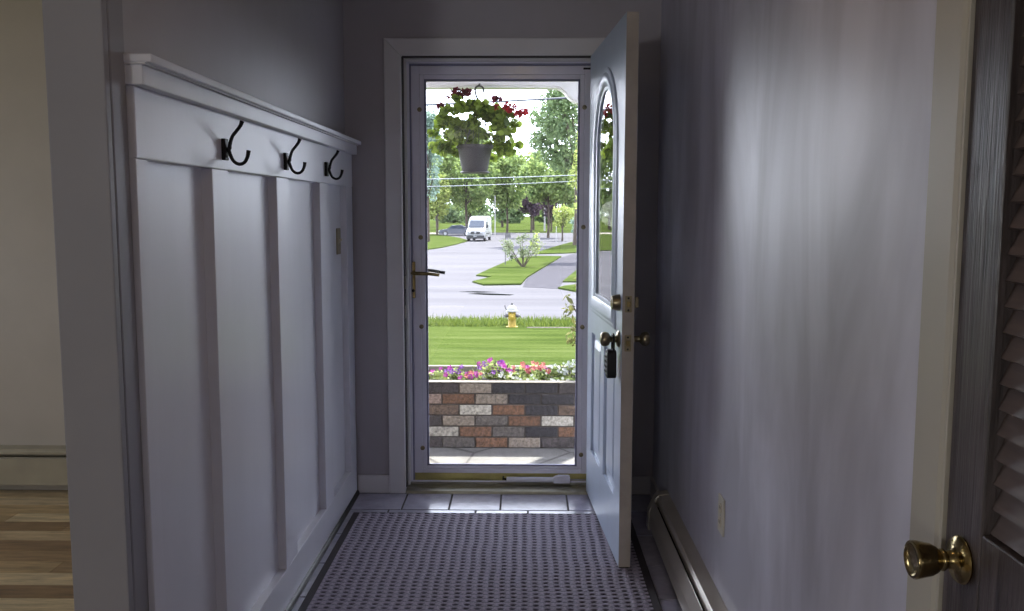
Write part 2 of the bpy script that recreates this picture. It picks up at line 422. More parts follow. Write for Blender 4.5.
# threshold
t3 = tag(empty('trim_3', (-.11, D+.05, 0)), 'worn brass and metal threshold sill under the storm door', 'threshold', kind='structure')
MB().prism([(D-.014, 0), (D-.010, .011), (D+.02, .017), (D+.07, .019), (D+.075, .026), (D+.2, .022), (D+.2, -.1), (D-.014, -.004)], 'x', -.569, .345).build('sill', M['threshold'], t3, .002)
box('weatherstrip', M['alu'], (-.569, D+.092, .024, .345, D+.098, .032), t3)

# closet casing and louvered door on the hall's right wall
t4 = tag(empty('trim_4', (XR, 1.29, 0)), 'cream painted casing beside the dark louvered closet door', 'door trim', kind='structure')
MB().prism([(XR, 1.338), (XR-.012, 1.338), (XR-.018, 1.330), (XR-.018, 1.25), (XR-.014, 1.244), (XR-.014, 1.238), (XR, 1.238)], 'z', 0, 2.13).build('casing', M['cream'], t4, .0015)
box('jamb', M['cream'], (XR+.012, 1.240, 0, XR+.12, 1.262, 2.06), t4, .002)
box('jamb', M['cream'], (XR-.004, .46, 0, XR+.12, .484, 2.06), t4, .002)
box('head_jamb', M['cream'], (XR-.004, .484, 2.035, XR+.12, 1.238, 2.06), t4, .002)
box('casing', M['cream'], (XR-.018, .384, 0, XR, .46, 2.13), t4, .004)
box('head_casing', M['cream'], (XR-.018, .46, 2.05, XR, 1.238, 2.13), t4, .004)

# closet door (door_3)
d3 = tag(empty('door_3', (.62, .87, 0)), 'dark stained louvered closet door with a brass knob', 'closet door', kind='structure')
x0, x1 = .603, .645
yA, yB = 1.236, .490
box('stile', M['wood'], (x0, yA-.096, .012, x1, yA, 2.03), d3, .003)
box('stile', M['wood'], (x0, yB, .012, x1, yB+.096, 2.03), d3, .003)
for nm, z0, z1 in (('bottom_rail', .012, .2), ('middle_rail', .71, .925), ('top_rail', 1.93, 2.03)):
    box(nm, M['wood'], (x0+.001, yB+.096, z0, x1-.001, yA-.096, z1), d3, .003)
for z0, z1 in ((.2, .71), (.925, 1.93)):
    m = MB(); z = z0+.003; k = 0
    while z < z1-.02:
        # one slat: tilted board, lower edge towards the hall
        c, s_ = math.cos(math.radians(66)), math.sin(math.radians(66))
        hw, th = .0215, .0035; xc = .6265
        P = [(-hw*c-th*s_, -hw*s_+th*c), (-hw*c+th*s_, -hw*s_-th*c), (hw*c+th*s_, hw*s_-th*c), (hw*c-th*s_, hw*s_+th*c)]
        m.prism([(xc+a, z+.017+b_) for a, b_ in P], 'y', yB+.09, yA-.09); z += .0335
    o = m.build('louver_panel', M['slat'], d3)
def knob_tulip(name, base, axis, parent, mat):
    pr = [(.032, 0), (.0335, .003), (.031, .007), (.02, .010), (.0135, .014), (.012, .022), (.0155, .026), (.0155, .029), (.0135, .031), (.0185, .036), (.0225, .044), (.0245, .054), (.0262, .062), (.0268, .066), (.0255, .069), (.022, .0695), (.0195, .0665), (.010, .0655), (.0, .0655)]
    return MB().lathe(pr, base, axis, 28).build(name, mat, parent, 0, True, angle=50)
k3 = knob_tulip('knob', (x0, 1.186, .872), (-1, 0, 0), d3, M['brass']); k3['label'] = 'round polished brass knob'
for z in (.25, 1.0, 1.8): MB().tube([(x0-.002, yB-.002, z-.04), (x0-.002, yB-.002, z+.04)], .006).build('hinge', M['brassd'], d3)

# --------------------------------------------------- board-and-batten wainscot (trim_5)
t5 = tag(empty('trim_5', (-.82, 2.96, 0)), 'white board-and-batten wall panelling with hook rail and ledge', 'panelling', kind='structure')
XP = -.80; ya, yb = 1.828, 4.106
box('panel_board', M['white'], (XL, ya, 0, -.828, yb, 1.6), t5)
box('baseboard', M['white'], (XL, ya, 0, XP, yb, .1449), t5, .003)
box('hook_rail', M['white'], (XL, ya, 1.455, XP+.002, yb, 1.602), t5, .003)
for s0, s1 in ((ya, 1.885), (2.273, 2.397), (2.862, 3.008), (3.462, 3.606), (3.972, yb)):
    box('batten', M['white'], (XL, s0, .145, XP, s1, 1.455), t5, .002)
box('ledge_moulding', M['white'], (XL, ya-.008, 1.602, -.775, yb+.004, 1.643), t5, .003)
box('ledge', M['white'], (XL, ya-.012, 1.646, -.755, yb+.008, 1.663), t5, .003)
MB().box(XL, ya-.01, 1.643, -.768, yb, 1.6465).build('ledge_shim', M['trim'], t5)
m = MB().prism([(XP, 0), (XP+.012, 0), (XP+.011, .008), (XP+.006, .016), (XP, .019)], 'y', ya, yb); m.build('shoe_moulding', M['iron'], t5, 0, True)

# coat hooks
def coat_hook(y, z, label):
    root = tag(empty('coat_hook', (XP+.002, y, z)), label, 'coat hook', 'black coat hooks on the hook rail')
    X = XP+.002
    MB().box(X, y-.0145, z-.030, X+.011, y+.0145, z+.026).build('backplate', M['iron'], root, .002)
    for dz in (-.02,):
        MB().lathe([(.0045, 0), (.0045, .002), (.002, .0035)], (X+.011, y, z+dz), (1, 0, 0), 10).build('screw', M['steel'], root)
    def curve(pts, rs, name):
        P = []; R_ = []
        n = len(pts)
        for i in range(n-1):
            p0, p1, p2, p3 = (Vector(pts[max(i-1, 0)]), Vector(pts[i]), Vector(pts[i+1]), Vector(pts[min(i+2, n-1)]))
            for k in range(6):
                t = k/6; P.append(.5*((2*p1)+(-p0+p2)*t+(2*p0-5*p1+4*p2-p3)*t*t+(-p0+3*p1-3*p2+p3)*t**3)); R_.append(rs[i]*(1-t)+rs[i+1]*t)
        P.append(Vector(pts[-1])); R_.append(rs[-1])
        MB().tube([Vector((X+p.x, y, z+p.y)) for p in P], R_, 10).build(name, M['iron'], root, 0, True)
    curve([(.004, -.004), (.016, 0), (.019, .012), (.026, .032), (.038, .047), (.048, .06), (.053, .072)], [.006, .006, .0052, .0048, .0048, .005, .0062], 'upper_prong')
    curve([(.004, 0), (.014, -.004), (.019, -.016), (.027, -.032), (.041, -.040), (.055, -.036), (.064, -.022), (.068, -.004)], [.006, .0058, .005, .0046, .0046, .0046, .005, .006], 'lower_prong')
coat_hook(2.355, 1.510, 'third coat hook from the front door, nearest the living room jamb')
coat_hook(2.955, 1.511, 'middle one of three black coat hooks on the white rail')
coat_hook(3.556, 1.513, 'black coat hook on the white rail nearest the front door')

# light switch on the last panel
M['switch'] = plain('dull_brass_plate', (150, 140, 112), .4, .4)
sw = tag(empty('light_switch', (-.828, 3.91, 1.212)), 'brass light switch plate on the white panelling near the front door', 'light switch')
box('wall_plate', M['switch'], (-.828, 3.872, 1.155, -.8225, 3.945, 1.27), sw, .002)
MB().prism([(-.8225, 1.203), (-.811, 1.216), (-.811, 1.224), (-.8225, 1.222)], 'y', 3.904, 3.913).build('toggle', M['almond'], sw)
for z in (1.183, 1.242): MB().lathe([(.003, 0), (.002, .0012)], (-.8225, 3.9085, z), (1, 0, 0), 8).build('screw', M['steel'], sw)

# wall outlet on the right wall
ou = tag(empty('wall_outlet', (XR, 2.665, .412)), 'metal duplex outlet plate low on the lavender wall', 'outlet')
box('wall_plate', M['plate'], (XR-.006, 2.629, .355, XR, 2.701, .472), ou, .002)
for z in (.39, .435):
    f_ = MB().lathe([(.0165, 0), (.0165, .002)], (XR-.006, 2.665, z), (-1, 0, 0), 16).build('receptacle', M['almond'], ou)
    m = MB()
    for dy in (-.006, .006): m.box(XR-.0088, 2.665+dy-.0012, z-.002, XR-.0079, 2.665+dy+.0012, z+.008)
    m.build('slots', M['slot'], f_)
MB().lathe([(.003, 0), (.002, .0012)], (XR-.006, 2.665, .4125), (-1, 0, 0), 8).build('screw', M['steel'], ou)

# baseboard heater along the right wall
hy0, hy1 = 1.42, 3.70
hh = tag(empty('baseboard_heater', (.57, 2.56, 0)), 'dark slanted metal baseboard heater under the outlet wall', 'heater')
m = MB().prism([(XR, .010), (XR, .157), (.568, .150), (.560, .138), (.5585, .118), (.562, .118), (.564, .136), (.572, .144), (.606, .150), (.606, .010)], 'y', hy0, hy1-.05); m.build('hood', M['heater'], hh, .0015)
m = MB().prism([(.5470, .131), (.5300, .079), (.5275, .022), (.5305, .022), (.533, .078), (.5495, .129)], 'y', hy0, hy1-.05); m.build('front_panel', M['heater'], hh, .0012)
box('heating_element', M['heaterdark'], (.545, hy0+.02, .03, .60, hy1-.07, .105), hh)
m = MB().prism([(XR, 0), (XR, .160), (.567, .1535), (.553, .138), (.526, .080), (.5235, 0)], 'y', hy1-.055, hy1); m.build('end_cap', M['heater'], hh, .003)
m = MB().prism([(XR, 0), (XR, .160), (.567, .1535), (.553, .138), (.526, .080), (.5235, 0)], 'y', hy0-.03, hy0+.02); m.build('end_cap', M['heater'], hh, .003)
# heater in the living room
h2 = tag(empty('baseboard_heater', (-2.6, D-.03, 0)), 'cream baseboard heater on the beige living room wall', 'heater')
m = MB().prism([(D+.004, .03), (D+.004, .222), (D-.045, .216), (D-.058, .204), (D-.058, .192), (D-.05, .2), (D-.002, .206), (D-.002, .03)], 'x', -4.4, -1.2); m.build('hood', M['heaterL'], h2, .001)
m = MB().prism([(D-.05, .178), (D-.062, .172), (D-.064, .045), (D-.06, .045), (D-.058, .168), (D-.049, .174)], 'x', -4.4, -1.2); m.build('front_panel', M['heaterL'], h2, .001)
box('heating_element', M['heaterdark'], (-4.38, D-.05, .06, -1.22, D-.006, .165), h2)
for a in (-4.42, -1.22): box('end_cap', M['heaterL'], (a, D-.066, 0, a+.03, D+.004, .224), h2, .003)

# windows of the living room (give daylight to the side)
def window(name, plane, a0, a1, z0, z1, label, along):
    r = empty(name, (0, 0, 0)); tag(r, label, 'window', kind='structure')
    def bx(nm, mt, a, b_, c, d, e=0, f=.06):
        if along == 'x': box(nm, mt, (a, plane+e, c, b_, plane+f, d), r)
        else: box(nm, mt, (plane-e, a, c, plane-f, b_, d), r)
    m = .05
    bx('frame', M['vinyl'], a0, a0+m, z0, z1); bx('frame', M['vinyl'], a1-m, a1, z0, z1)
    bx('frame', M['vinyl'], a0+m, a1-m, z0, z0+m); bx('frame', M['vinyl'], a0+m, a1-m, z1-m, z1)
    bx('mullion', M['vinyl'], (a0+a1)/2-.02, (a0+a1)/2+.02, z0+m, z1-m)
    bx('pane', M['glass'], a0+m, (a0+a1)/2-.02, z0+m, z1-m, .03, .034); bx('pane', M['glass'], (a0+a1)/2+.02, a1-m, z0+m, z1-m, .03, .034)
window('window_1', D+.05, -4.6, -3.2, .8, 2.1, 'white framed living room window beside the heater', 'x')
window('window_2', -5.03, 1.9, 3.6, .8, 2.1, 'white framed living room window on the far side', 'y')

# ================================================================== front door (door_1), swung open
TH = .065
d1 = tag(empty('door_1', (.2946, D-.001, .0), -(PI/2-TH)), 'open blue-grey front door with arched glass and two panels', 'front door', kind='structure')
W_, T_, ZB, ZT = .914, .045, .015, 2.045
L_, R_, SZ = .212, .702, 1.60
rad = (R_-L_)/2; cu = (L_+R_)/2; zb = .975
m = MB(); Y0, Y1 = 0, T_
def bb(u0, z0, u1, z1): m.box(u0, Y0, z0, u1, Y1, z1)
bb(0, ZB, W_, .25); bb(0, .80, W_, zb); bb(0, .25, .135, .80); bb(.41, .25, .505, .80); bb(.775, .25, W_, .80)
bb(0, zb, L_, ZT); bb(R_, zb, W_, ZT)
NA = 28
arc = [(cu-rad*math.cos(PI*i/NA), SZ+rad*math.sin(PI*i/NA)) for i in range(NA+1)]
for i in range(NA):
    (ua, za), (ub, zc) = arc[i], arc[i+1]
    m.prism([(ua, za), (ub, zc), (ub, ZT), (ua, ZT)], 'y', Y0, Y1)
slab = m.build('slab', M['door'], d1, 0, False, True)
MB().box(W_, .0008, ZB, W_+.0015, T_-.0008, ZT).build('edge_band', M['dooredge'], d1, 0, False, True)['label'] = 'bare tan latch edge of the door'
for (ua, ub) in ((.135, .41), (.505, .775)):
    m = MB(); m.box(ua, .013, .25, ub, .032, .80)
    for side in (0, 1):
        y0 = .013 if side == 0 else .032; y1 = .004 if side == 0 else .041
        a0, a1, c0, c1 = ua+.028, ub-.028, .278, .772
        vs = [(a0, y0, c0), (a1, y0, c0), (a1, y0, c1), (a0, y0, c1), (a0+.03, y1, c0+.03), (a1-.03, y1, c0+.03), (a1-.03, y1, c1-.03), (a0+.03, y1, c1-.03)]
        fs = [(4, 5, 6, 7), (0, 1, 5, 4), (1, 2, 6, 5), (2, 3, 7, 6), (3, 0, 4, 7)]
        if side: fs = [f_[::-1] for f_ in fs]
        m.add(vs, fs)
    m.build('panel', M['door'], d1, 0, False, True)
# moulding around the glass
path = [(L_, zb)]+arc+[(R_, zb)]
def sweep(path, prof, flip=False):
    n = len(path); nor = []
    for i in range(n):
        a, p, b_ = Vector(path[i-1]), Vector(path[i]), Vector(path[(i+1) % n])
        d0 = (p-a).normalized(); d1_ = (b_-p).normalized()
        n0 = Vector((-d0.y, d0.x)); n1 = Vector((-d1_.y, d1_.x)); q = (n0+n1)
        q = q.normalized(); nor.append(q/max(.5, q.dot(n0)))
    vs = []; k = len(prof)
    for i in range(n):
        for (o_, y_) in prof: vs.append((path[i][0]+nor[i].x*o_, y_, path[i][1]+nor[i].y*o_))
    fs = [(i*k+j, i*k+j+1, ((i+1) % n)*k+j+1, ((i+1) % n)*k+j) for i in range(n) for j in range(k-1)]
    if flip: fs = [f_[::-1] for f_ in fs]
    return MB().add(vs, fs)
pa = path[::-1]
pa = path
prof = [(-.012, .008), (-.012, .001), (-.004, -.001), (.003, -.001), (.008, -.005), (.020, -.009), (.036, -.0125), (.050, -.0125), (.058, -.008), (.066, -.009), (.076, -.005), (.078, .002)]
sweep(path, prof).build('glass_moulding', M['door'], d1, 0, True, True, 30)
prof2 = [(o_, T_-y_) for o_, y_ in prof]
sweep(path, prof2, True).build('glass_moulding', M['door'], d1, 0, True, True, 30)
MB().prism([(cu-(rad-.001)*math.cos(PI*i/NA), SZ+(rad-.001)*math.sin(PI*i/NA)) for i in range(NA+1)]+[(R_-.001, zb+.001), (L_+.001, zb+.001)], 'y', .0055, .0095).build('glass', M['glassdoor'], d1, 0, False, True)
# hardware
KU = .854
def lat(name, prof, c, ax, mt, parent=d1): return MB().lathe(prof, c, ax, 24).build(name, mt, parent, 0, True, True, 45)
knobp = [(.031, 0), (.032, .003), (.028, .007), (.014, .010), (.0115, .014), (.0115, .030), (.015, .034), (.024, .040), (.0275, .050), (.027, .060), (.022, .067), (.012, .070), (0, .070)]
lat('knob', knobp, (KU, 0, .873), (0, -1, 0), M['brassd'])
lat('knob', knobp, (KU, T_, .873), (0, 1, 0), M['brassd'])
dbp = [(.031, 0), (.031, .006), (.027, .024), (.0245, .030), (.014, .031), (.013, .027), (0, .027)]
lat('deadbolt', dbp, (KU, 0, 1.01), (0, -1, 0), M['brassd'])
db2 = lat('deadbolt', [(.03, 0), (.03, .004), (.026, .010), (.010, .012), (0, .012)], (KU, T_, 1.01), (0, 1, 0), M['brassd'])
MB().box(KU-.006, T_+.012, .99, KU+.006, T_+.026, 1.03).build('thumb_turn', M['brassd'], db2, .002, False, True)
for zc, nm in ((1.01, 'deadbolt_plate'), (.866, 'latch_plate')):
    o = MB().box(W_+.0015, .010, zc-.030, W_+.0032, .035, zc+.030).build(nm, M['brassd'], d1, .001, False, True)
    MB().box(W_+.003, .016, zc-.010, W_+.0095, .029, zc+.010).build('bolt', M['brass'], o, .001, False, True)
    for dz in (-.022, .022): MB().lathe([(.004, 0), (.0025, .001)], (W_+.0032, .0225, zc+dz), (1, 0, 0), 8).build('screw', M['slot'], o, 0, False, True)
for z in (.22, 1.03, 1.84):
    MB().tube([(-.006, T_+.003, z-.045), (-.006, T_+.003, z+.045)], .006).build('hinge', M['brassd'], d1, 0, False, True)
MB().box(.002, .004, .004, W_-.002, .04, ZB).build('door_sweep', M['blackplastic'], d1, 0, False, True)

# key lock box hanging on the outside knob
lb = tag(empty('key_lock_box', (.2946, D-.001, 0), -(PI/2-TH)), 'black key lock box hanging on the front door knob', 'lock box')
u0 = KU
m = MB(); pts = []
for k in range(24):
    a = 2*PI*k/24; ex = abs(math.cos(a))**.5*(1 if math.cos(a) > 0 else -1); ez = abs(math.sin(a))**.5*(1 if math.sin(a) > 0 else -1)
    pts.append((u0+.031*ex, .781+.054*ez))
m.prism(pts, 'y', -.046, -.012); m.build('case', M['blackplastic'], lb, .004, False, True)
kp = MB(); kp.box(u0-.022, -.0485, .742, u0+.022, -.046, .82); kp = kp.build('keypad', M['greyplastic'], lb, .002, False, True)
m = MB()
for i in range(3):
    for j in range(4): m.lathe([(.0045, 0), (.004, .002)], (u0-.014+.014*i, -.0485, .754+.018*j), (0, -1, 0), 10)
m.build('buttons', M['blackplastic'], kp, 0, False, True)
pts = [(u0-.02, -.022, .82), (u0-.02, -.022, .872)]+[(u0-.02*math.cos(PI*k/8), -.022, .872+.02*math.sin(PI*k/8)) for k in range(1, 8)]+[(u0+.02, -.022, .872), (u0+.02, -.022, .82)]
MB().tube(pts, .004, 8).build('shackle', M['iron'], lb, 0, True, True)

# ================================================================== storm door (door_2)
d2 = tag(empty('door_2', (-.11, 4.25, 0)), 'closed white aluminium storm door with full glass', 'storm door', kind='structure')
def fr(name, x0, x1, z0, z1, w, y0, y1, mt, bev=.002, wb=None):
    wb = w if wb is None else wb
    m = MB(); m.box(x0, y0, z0, x0+w, y1, z1).box(x1-w, y0, z0, x1, y1, z1).box(x0+w, y0, z1-w, x1-w, y1, z1).box(x0+w, y0, z0, x1-w, y1, z0+wb)
    return m.build(name, mt, d2, bev)
m = MB(); m.box(-.569, 4.224, .026, -.546, 4.30, 2.05).box(.322, 4.224, .026, .345, 4.30, 2.05).box(-.546, 4.224, 2.03, .322, 4.30, 2.05)
m.build('outer_frame', M['alu'], d2, .002)
m = MB(); m.box(-.5465, 4.226, .03, -.5405, 4.25, 2.03).box(.3165, 4.226, .03, .3225, 4.25, 2.03).box(-.5405, 4.226, 2.022, .3165, 4.25, 2.03); m.build('gap_gasket', M['gasket'], d2)
fr('sash', -.540, .316, .064, 2.022, .040, 4.238, 4.272, M['alu'], .003, .022)
fr('retainer', -.500, .276, .086, 1.982, .021, 4.243, 4.268, M['alu'], .003, .014)
fr('glazing_gasket', -.479, .255, .1, 1.961, .009, 4.247, 4.262, M['gasket'], 0, .006)
MB().box(-.471, 4.2525, .105, .247, 4.2565, 1.953).build('glass', M['glass'], d2)
box('door_sweep', M['sweep'], (-.54, 4.243, .024, .316, 4.268, .064), d2, .002)['label'] = 'brass coloured sweep strip'
for x, zs in ((-.5, (1.82, 1.22, .79, .19)), (.276, (1.83, 1.27, .79, .16))):
    for z in zs:
        MB().lathe([(.011, 0), (.011, .004), (.006, .007), (0, .007)], (x, 4.239, z), (0, -1, 0), 12).build('retainer_clip', M['brassd'], d2, 0, True)
hp = box('handle_plate', M['brass'], (-.548, 4.2285, .928, -.527, 4.238, 1.104), d2, .003)
MB().tube([(-.5375, 4.23, 1.05), (-.5375, 4.205, 1.05), (-.53, 4.195, 1.05), (-.46, 4.193, 1.049), (-.408, 4.19, 1.043)], [.009, .009, .009, .008, .0075], 12).build('lever', M['brass'], hp, 0, True)
MB().tube([(-.5375, 4.272, 1.06), (-.5375, 4.305, 1.06), (-.52, 4.312, 1.06), (-.455, 4.312, 1.056), (-.392, 4.312, 1.045)], [.009, .009, .009, .008, .0075], 12).build('outside_lever', M['iron'], hp, 0, True)
MB().lathe([(.008, 0), (.007, .004), (0, .004)], (-.5375, 4.2285, .965), (0, -1, 0), 12).build('lock_cylinder', M['iron'], hp)
cl = MB().tube([(-.088, 4.205, .044), (.15, 4.205, .044)], .0135, 16).build('closer', M['alu'], d2, 0, True)
cl['label'] = 'white pneumatic closer tube'
m = MB().prism([(.14, .029), (.14, .057), (.165, .066), (.215, .066), (.222, .060), (.222, .029)], 'y', 4.188, 4.222); m.build('closer_bracket', M['alu'], cl, .005)
MB().tube([(.222, 4.205, .044), (.345, 4.205, .044)], .0045, 8).build('closer_rod', M['steel'], cl, 0, True)
MB().tube([(-.108, 4.205, .048), (-.088, 4.205, .044)], [.004, .007], 8).build('closer_pin', M['iron'], cl)
box('closer_pin', M['iron'], (-.108, 4.2, .042, -.1, 4.243, .05), cl)
br = box('chain_bracket', M['iron'], (.268, 4.225, 2.003, .318, 4.238, 2.011), d2, .002)

# ================================================================== woven door mat
mx0, mx1, my0, my1 = -.764, .468, 1.70, 3.826
mt = tag(empty('door_mat', ((mx0+mx1)/2, (my0+my1)/2, 0)), 'large grey purple woven mat filling the hallway floor', 'door mat')
bd = .03
nx, ny = 235, 690
xs = np.linspace(mx0+bd, mx1-bd, nx); ys = np.linspace(my0+bd, my1-.012, ny)
Xg, Yg = np.meshgrid(xs, ys)
a_, b_ = .0395, .0305
wob = .0016*np.sin(Xg*2*PI/.16)+.001*np.sin(Yg*9)
py = (Yg+wob)/b_; px = Xg/a_+.06*np.sin(py*2*PI/9)
hole = np.clip(np.cos(2*PI*px)*1.1+.3, 0, 1)**.8*np.clip(np.cos(2*PI*(py-.15+.10*np.cos(2*PI*px)))*1.25-.12, 0, 1)**.8
groove = np.clip(np.cos(2*PI*(py+.30)), 0, 1)**5
hgt = np.clip(1-.9*hole-.45*groove+.15*np.cos(4*PI*px), 0, 1.1)
Z = .004+.0055*hgt
me = bpy.data.meshes.new('weave'); off = np.array(mt.location)
V = np.stack([Xg, Yg, Z], -1).reshape(-1, 3)-off
idx = np.arange(nx*ny).reshape(ny, nx)
F = np.stack([idx[:-1, :-1], idx[:-1, 1:], idx[1:, 1:], idx[1:, :-1]], -1).reshape(-1, 4)
me.vertices.add(len(V)); me.vertices.foreach_set('co', V.reshape(-1).astype(np.float32))
me.loops.add(F.size); me.loops.foreach_set('vertex_index', F.reshape(-1).astype(np.int32))
me.polygons.add(len(F)); me.polygons.foreach_set('loop_start', np.arange(0, F.size, 4, dtype=np.int32)); me.polygons.foreach_set('loop_total', np.full(len(F), 4, dtype=np.int32))
me.update(calc_edges=True)
at = me.attributes.new('tone', 'FLOAT_COLOR', 'POINT')
tone = np.clip(.06+.94*np.clip(1-1.15*hole-.45*groove, 0, 1), 0, 1).reshape(-1)
at.data.foreach_set('color', np.repeat(tone, 4).astype(np.float32))
me.materials.append(M['mat'])
for p in me.polygons: p.use_smooth = True
o = bpy.data.objects.new('weave', me); C.objects.link(o); o.parent = mt
m = MB(); m.box(mx0, my0, .0, mx0+bd, my1, .0075).box(mx1-bd, my0, .0, mx1, my1, .0075).box(mx0+bd, my1-.012, .0, mx1-bd, my1, .0075).box(mx0+bd, my0, .0, mx1-bd, my0+bd, .0075)
m.build('border', M['matedge'], mt, .003)
box('backing', M['matedge'], (mx0+.01, my0+.01, 0, mx1-.01, my1-.006, .003), mt)

# small ceiling lamp of the hall, above and ahead of the camera
LX, LY = -.03, 1.45
cl_ = tag(empty('ceiling_lamp', (LX, LY, ZC)), 'small round glass ceiling lamp over the hallway', 'ceiling lamp')
MB().lathe([(.09, 0), (.093, -.012), (.09, -.02)], (LX, LY, ZC), (0, 0, 1), 24).build('base', M['brassd'], cl_, 0, True)
b = N('lit_lamp_glass'); e = b.n('ShaderNodeEmission'); b.set(e, 'Color', (1, .72, .42)); b.set(e, 'Strength', 14.0); b.t.links.new(e.outputs[0], b.out.inputs[0]); M['bulb'] = b.m
MB().lathe([(.082, -.02), (.08, -.04), (.065, -.06), (.035, -.072), (0, -.075)], (LX, LY, ZC), (0, 0, 1), 24).build('shade', M['bulb'], cl_, 0, True)

# ================================================================== porch and planter
st('patio', M['patio'], [(-2.5, DO, -.4, 1.6, 5.305, -.1)], 'pale flagstone landing outside the storm door', 'patio')
st('wall_outside', M['siding'], [(-5.2, DO, -2.2, -.6, DO+.02, 3.2), (.376, DO, -2.2, 5.5, DO+.02, 3.2), (-.6, DO, 2.08, .376, DO+.02, 3.2)], 'pale siding outside around the doorway', 'wall') if False else None
st('ceiling_porch', M['porch'], [(-1.6, DO, 2.42, 1.3, 5.72, 2.5)], 'white porch ceiling outside the door', 'porch ceiling')
# porch beam with scalloped ends
pb = tag(empty('porch_beam', (-.13, 5.6, 2.1)), 'pale lilac porch beam with scalloped corner above the hanging basket', 'porch beam', kind='structure')
def scallop():
    # lower outline from centre to the right post
    s = [(.165, 2.100), (.195, 2.098), (.222, 2.087), (.243, 2.066), (.262, 2.044), (.283, 2.024), (.308, 2.010), (.336, 2.004), (.40, 2.002)]
    return s
rs_ = scallop(); ls_ = [(-.80-x, z) for x, z in rs_][::-1]
low = [(-1.26, 2.002)]+ls_+rs_+[(.46, 2.002)]
def strip(low, up, y0, y1):
    m = MB()
    for i in range(len(low)-1):
        (xa, za), (xb, zb_) = low[i], low[i+1]
        m.prism([(xa, za), (xb, zb_), (xb, up(xb, zb_)), (xa, up(xa, za))], 'y', y0, y1)
    return m
strip(low, lambda x, z: 2.42, 5.57, 5.67).build('fascia', M['porch'], pb)
strip([(x, z+.012) for x, z in low], lambda x, z: z+.011, 5.556, 5.57).build('edge_bead', M['porch'], pb)
for xp in (-1.38, .46):
    po = tag(MB().box(xp, 5.56, -.4, xp+.12, 5.68, 2.42).build('porch_post', M['porch'], None, .006), 'white porch post at the %s end of the scalloped beam' % ('far' if xp < 0 else 'hinge side'), 'post', kind='structure')
# brick planter
bp = tag(empty('brick_planter', (-.1, 5.6, -.1)), 'low planter wall of reclaimed bricks outside the door', 'planter')
BC = dict(k=(62, 58, 60), d=(82, 74, 72), g=(112, 104, 98), t=(150, 136, 122), w=(190, 182, 170), r=(128, 94, 72), p=(164, 140, 128), o=(118, 98, 84))
rowsB = [(-.402, 'dtkkdkg'), (-.506, 'prtkkdr'), (-.402, 'owrkogd'), (-.506, 'dtgrwtd'), (-.402, 'wrgkrgd'), (-.506, 'dgrtdkt')]
m = MB(); mm = MB(); BL, BH = .2015, .0695; rr = random.Random(11)
zt = .305
for j, (ph, cs) in enumerate(rowsB):
    z1 = zt-j*BH*.974; z0 = z1-BH*.974
    nb = 0
    for i in range(-4, 8):
        xa = ph+(i-1)*BL
        key = cs[i+0] if 0 <= i < len(cs) else rr.choice('kdgtwrpo')
        if i == 0: key = cs[0]
        c = outd(BC[key], .6); kk = rr.uniform(.85, 1.15)
        jt = rr.uniform(-.002, .002)
        m.box(xa+.005, 5.305+jt, z0+.005, xa+BL-.005, 5.40, z1-.004, tuple(q*kk for q in c))
m.build('front_bricks', M['brick'], bp, .003)
box('mortar', M['mortar'], (-1.2, 5.311, -.1, 1.2, 5.395, zt), bp)
box('coping', M['coping'], (-1.2, 5.301, .3052, 1.2, 5.345, .3105), bp, .002)
box('back_wall', M['coping'], (-1.2, 5.91, -.3, 1.2, 5.95, .300), bp, .003)
for xa in (-1.3, 1.2): box('end_wall', M['coping'], (xa, 5.305, -.3, xa+.1, 5.95, .312), bp, .003)
box('soil', M['soil'], (-1.2, 5.40, -.2, 1.2, 5.86, .272), bp)

# bedding plants
def blossom(parent, c, r, mat, seed, petals=5):
    q = random.Random(seed); ax = Vector((q.uniform(-.5, .5), -1+q.uniform(-.2, .5), q.uniform(.2, 1.0))).normalized()
    a = Vector((1, 0, 0)); u = (a-ax*a.dot(ax)).normalized(); w = ax.cross(u); vs = [Vector(c)-Vector(parent.location)]; fs = []; tones = []
    for k in range(petals):
        a0 = 2*PI*k/petals
        p = [vs[0]+(u*math.cos(a0+d)*rr_+w*math.sin(a0+d)*rr_)+ax*h_ for d, rr_, h_ in ((-.5, r*.75, r*.3), (-.28, r*1.05, r*.35), (.28, r*1.05, r*.35), (.5, r*.75, r*.3))]
        o_ = len(vs); vs += p; fs += [(0, o_, o_+1, o_+2, o_+3)]; tones.append(q.random())
    me = bpy.data.meshes.new('blossom'); me.from_pydata([tuple(v_) for v_ in vs], [], fs); me.update()
    at = me.attributes.new('tone', 'FLOAT_COLOR', 'FACE')
    for i, t in enumerate(tones): at.data[i].color = (t, t, t, 1)
    me.materials.append(mat); o = bpy.data.objects.new('blossom', me); C.objects.link(o); o.parent = parent; return o
def bedding(x, y, h, w, mats, nb, label, seed, name='petunia', leaf=M['leafF'], br=.0165, nl=130):
    z0 = .272
    root = tag(empty(name, (x, y, z0)), label, 'flower', 'bedding flowers in the brick planter')
    q = random.Random(seed)
    leaf_mesh('foliage', leaf, root, [(x, y, z0+h*.35, w*.5, .07, h*.38), (x+w*.2, y, z0+h*.25, w*.35, .07, h*.3)], nl, .034, seed, off=(x, y, z0), up=.5)
    m = MB()
    for k in range(5): m.tube([(x+q.uniform(-.02, .02), y+q.uniform(-.02, .02), z0-.01), (x+q.uniform(-.5, .5)*w, y+q.uniform(-.04, .04), z0+h*.7)], .0025, 5)
    m.build('stems', M['stem'], root)
    for k in range(nb):
        g_ = q.uniform(-.5, .5)
        c = (x+g_*w, y-.05+q.uniform(-.03, .06), z0+h*(.45+.5*q.random())*(1-.5*abs(g_)))
        blossom(root, c, br*q.uniform(.8, 1.2), q.choice(mats), seed*37+k)
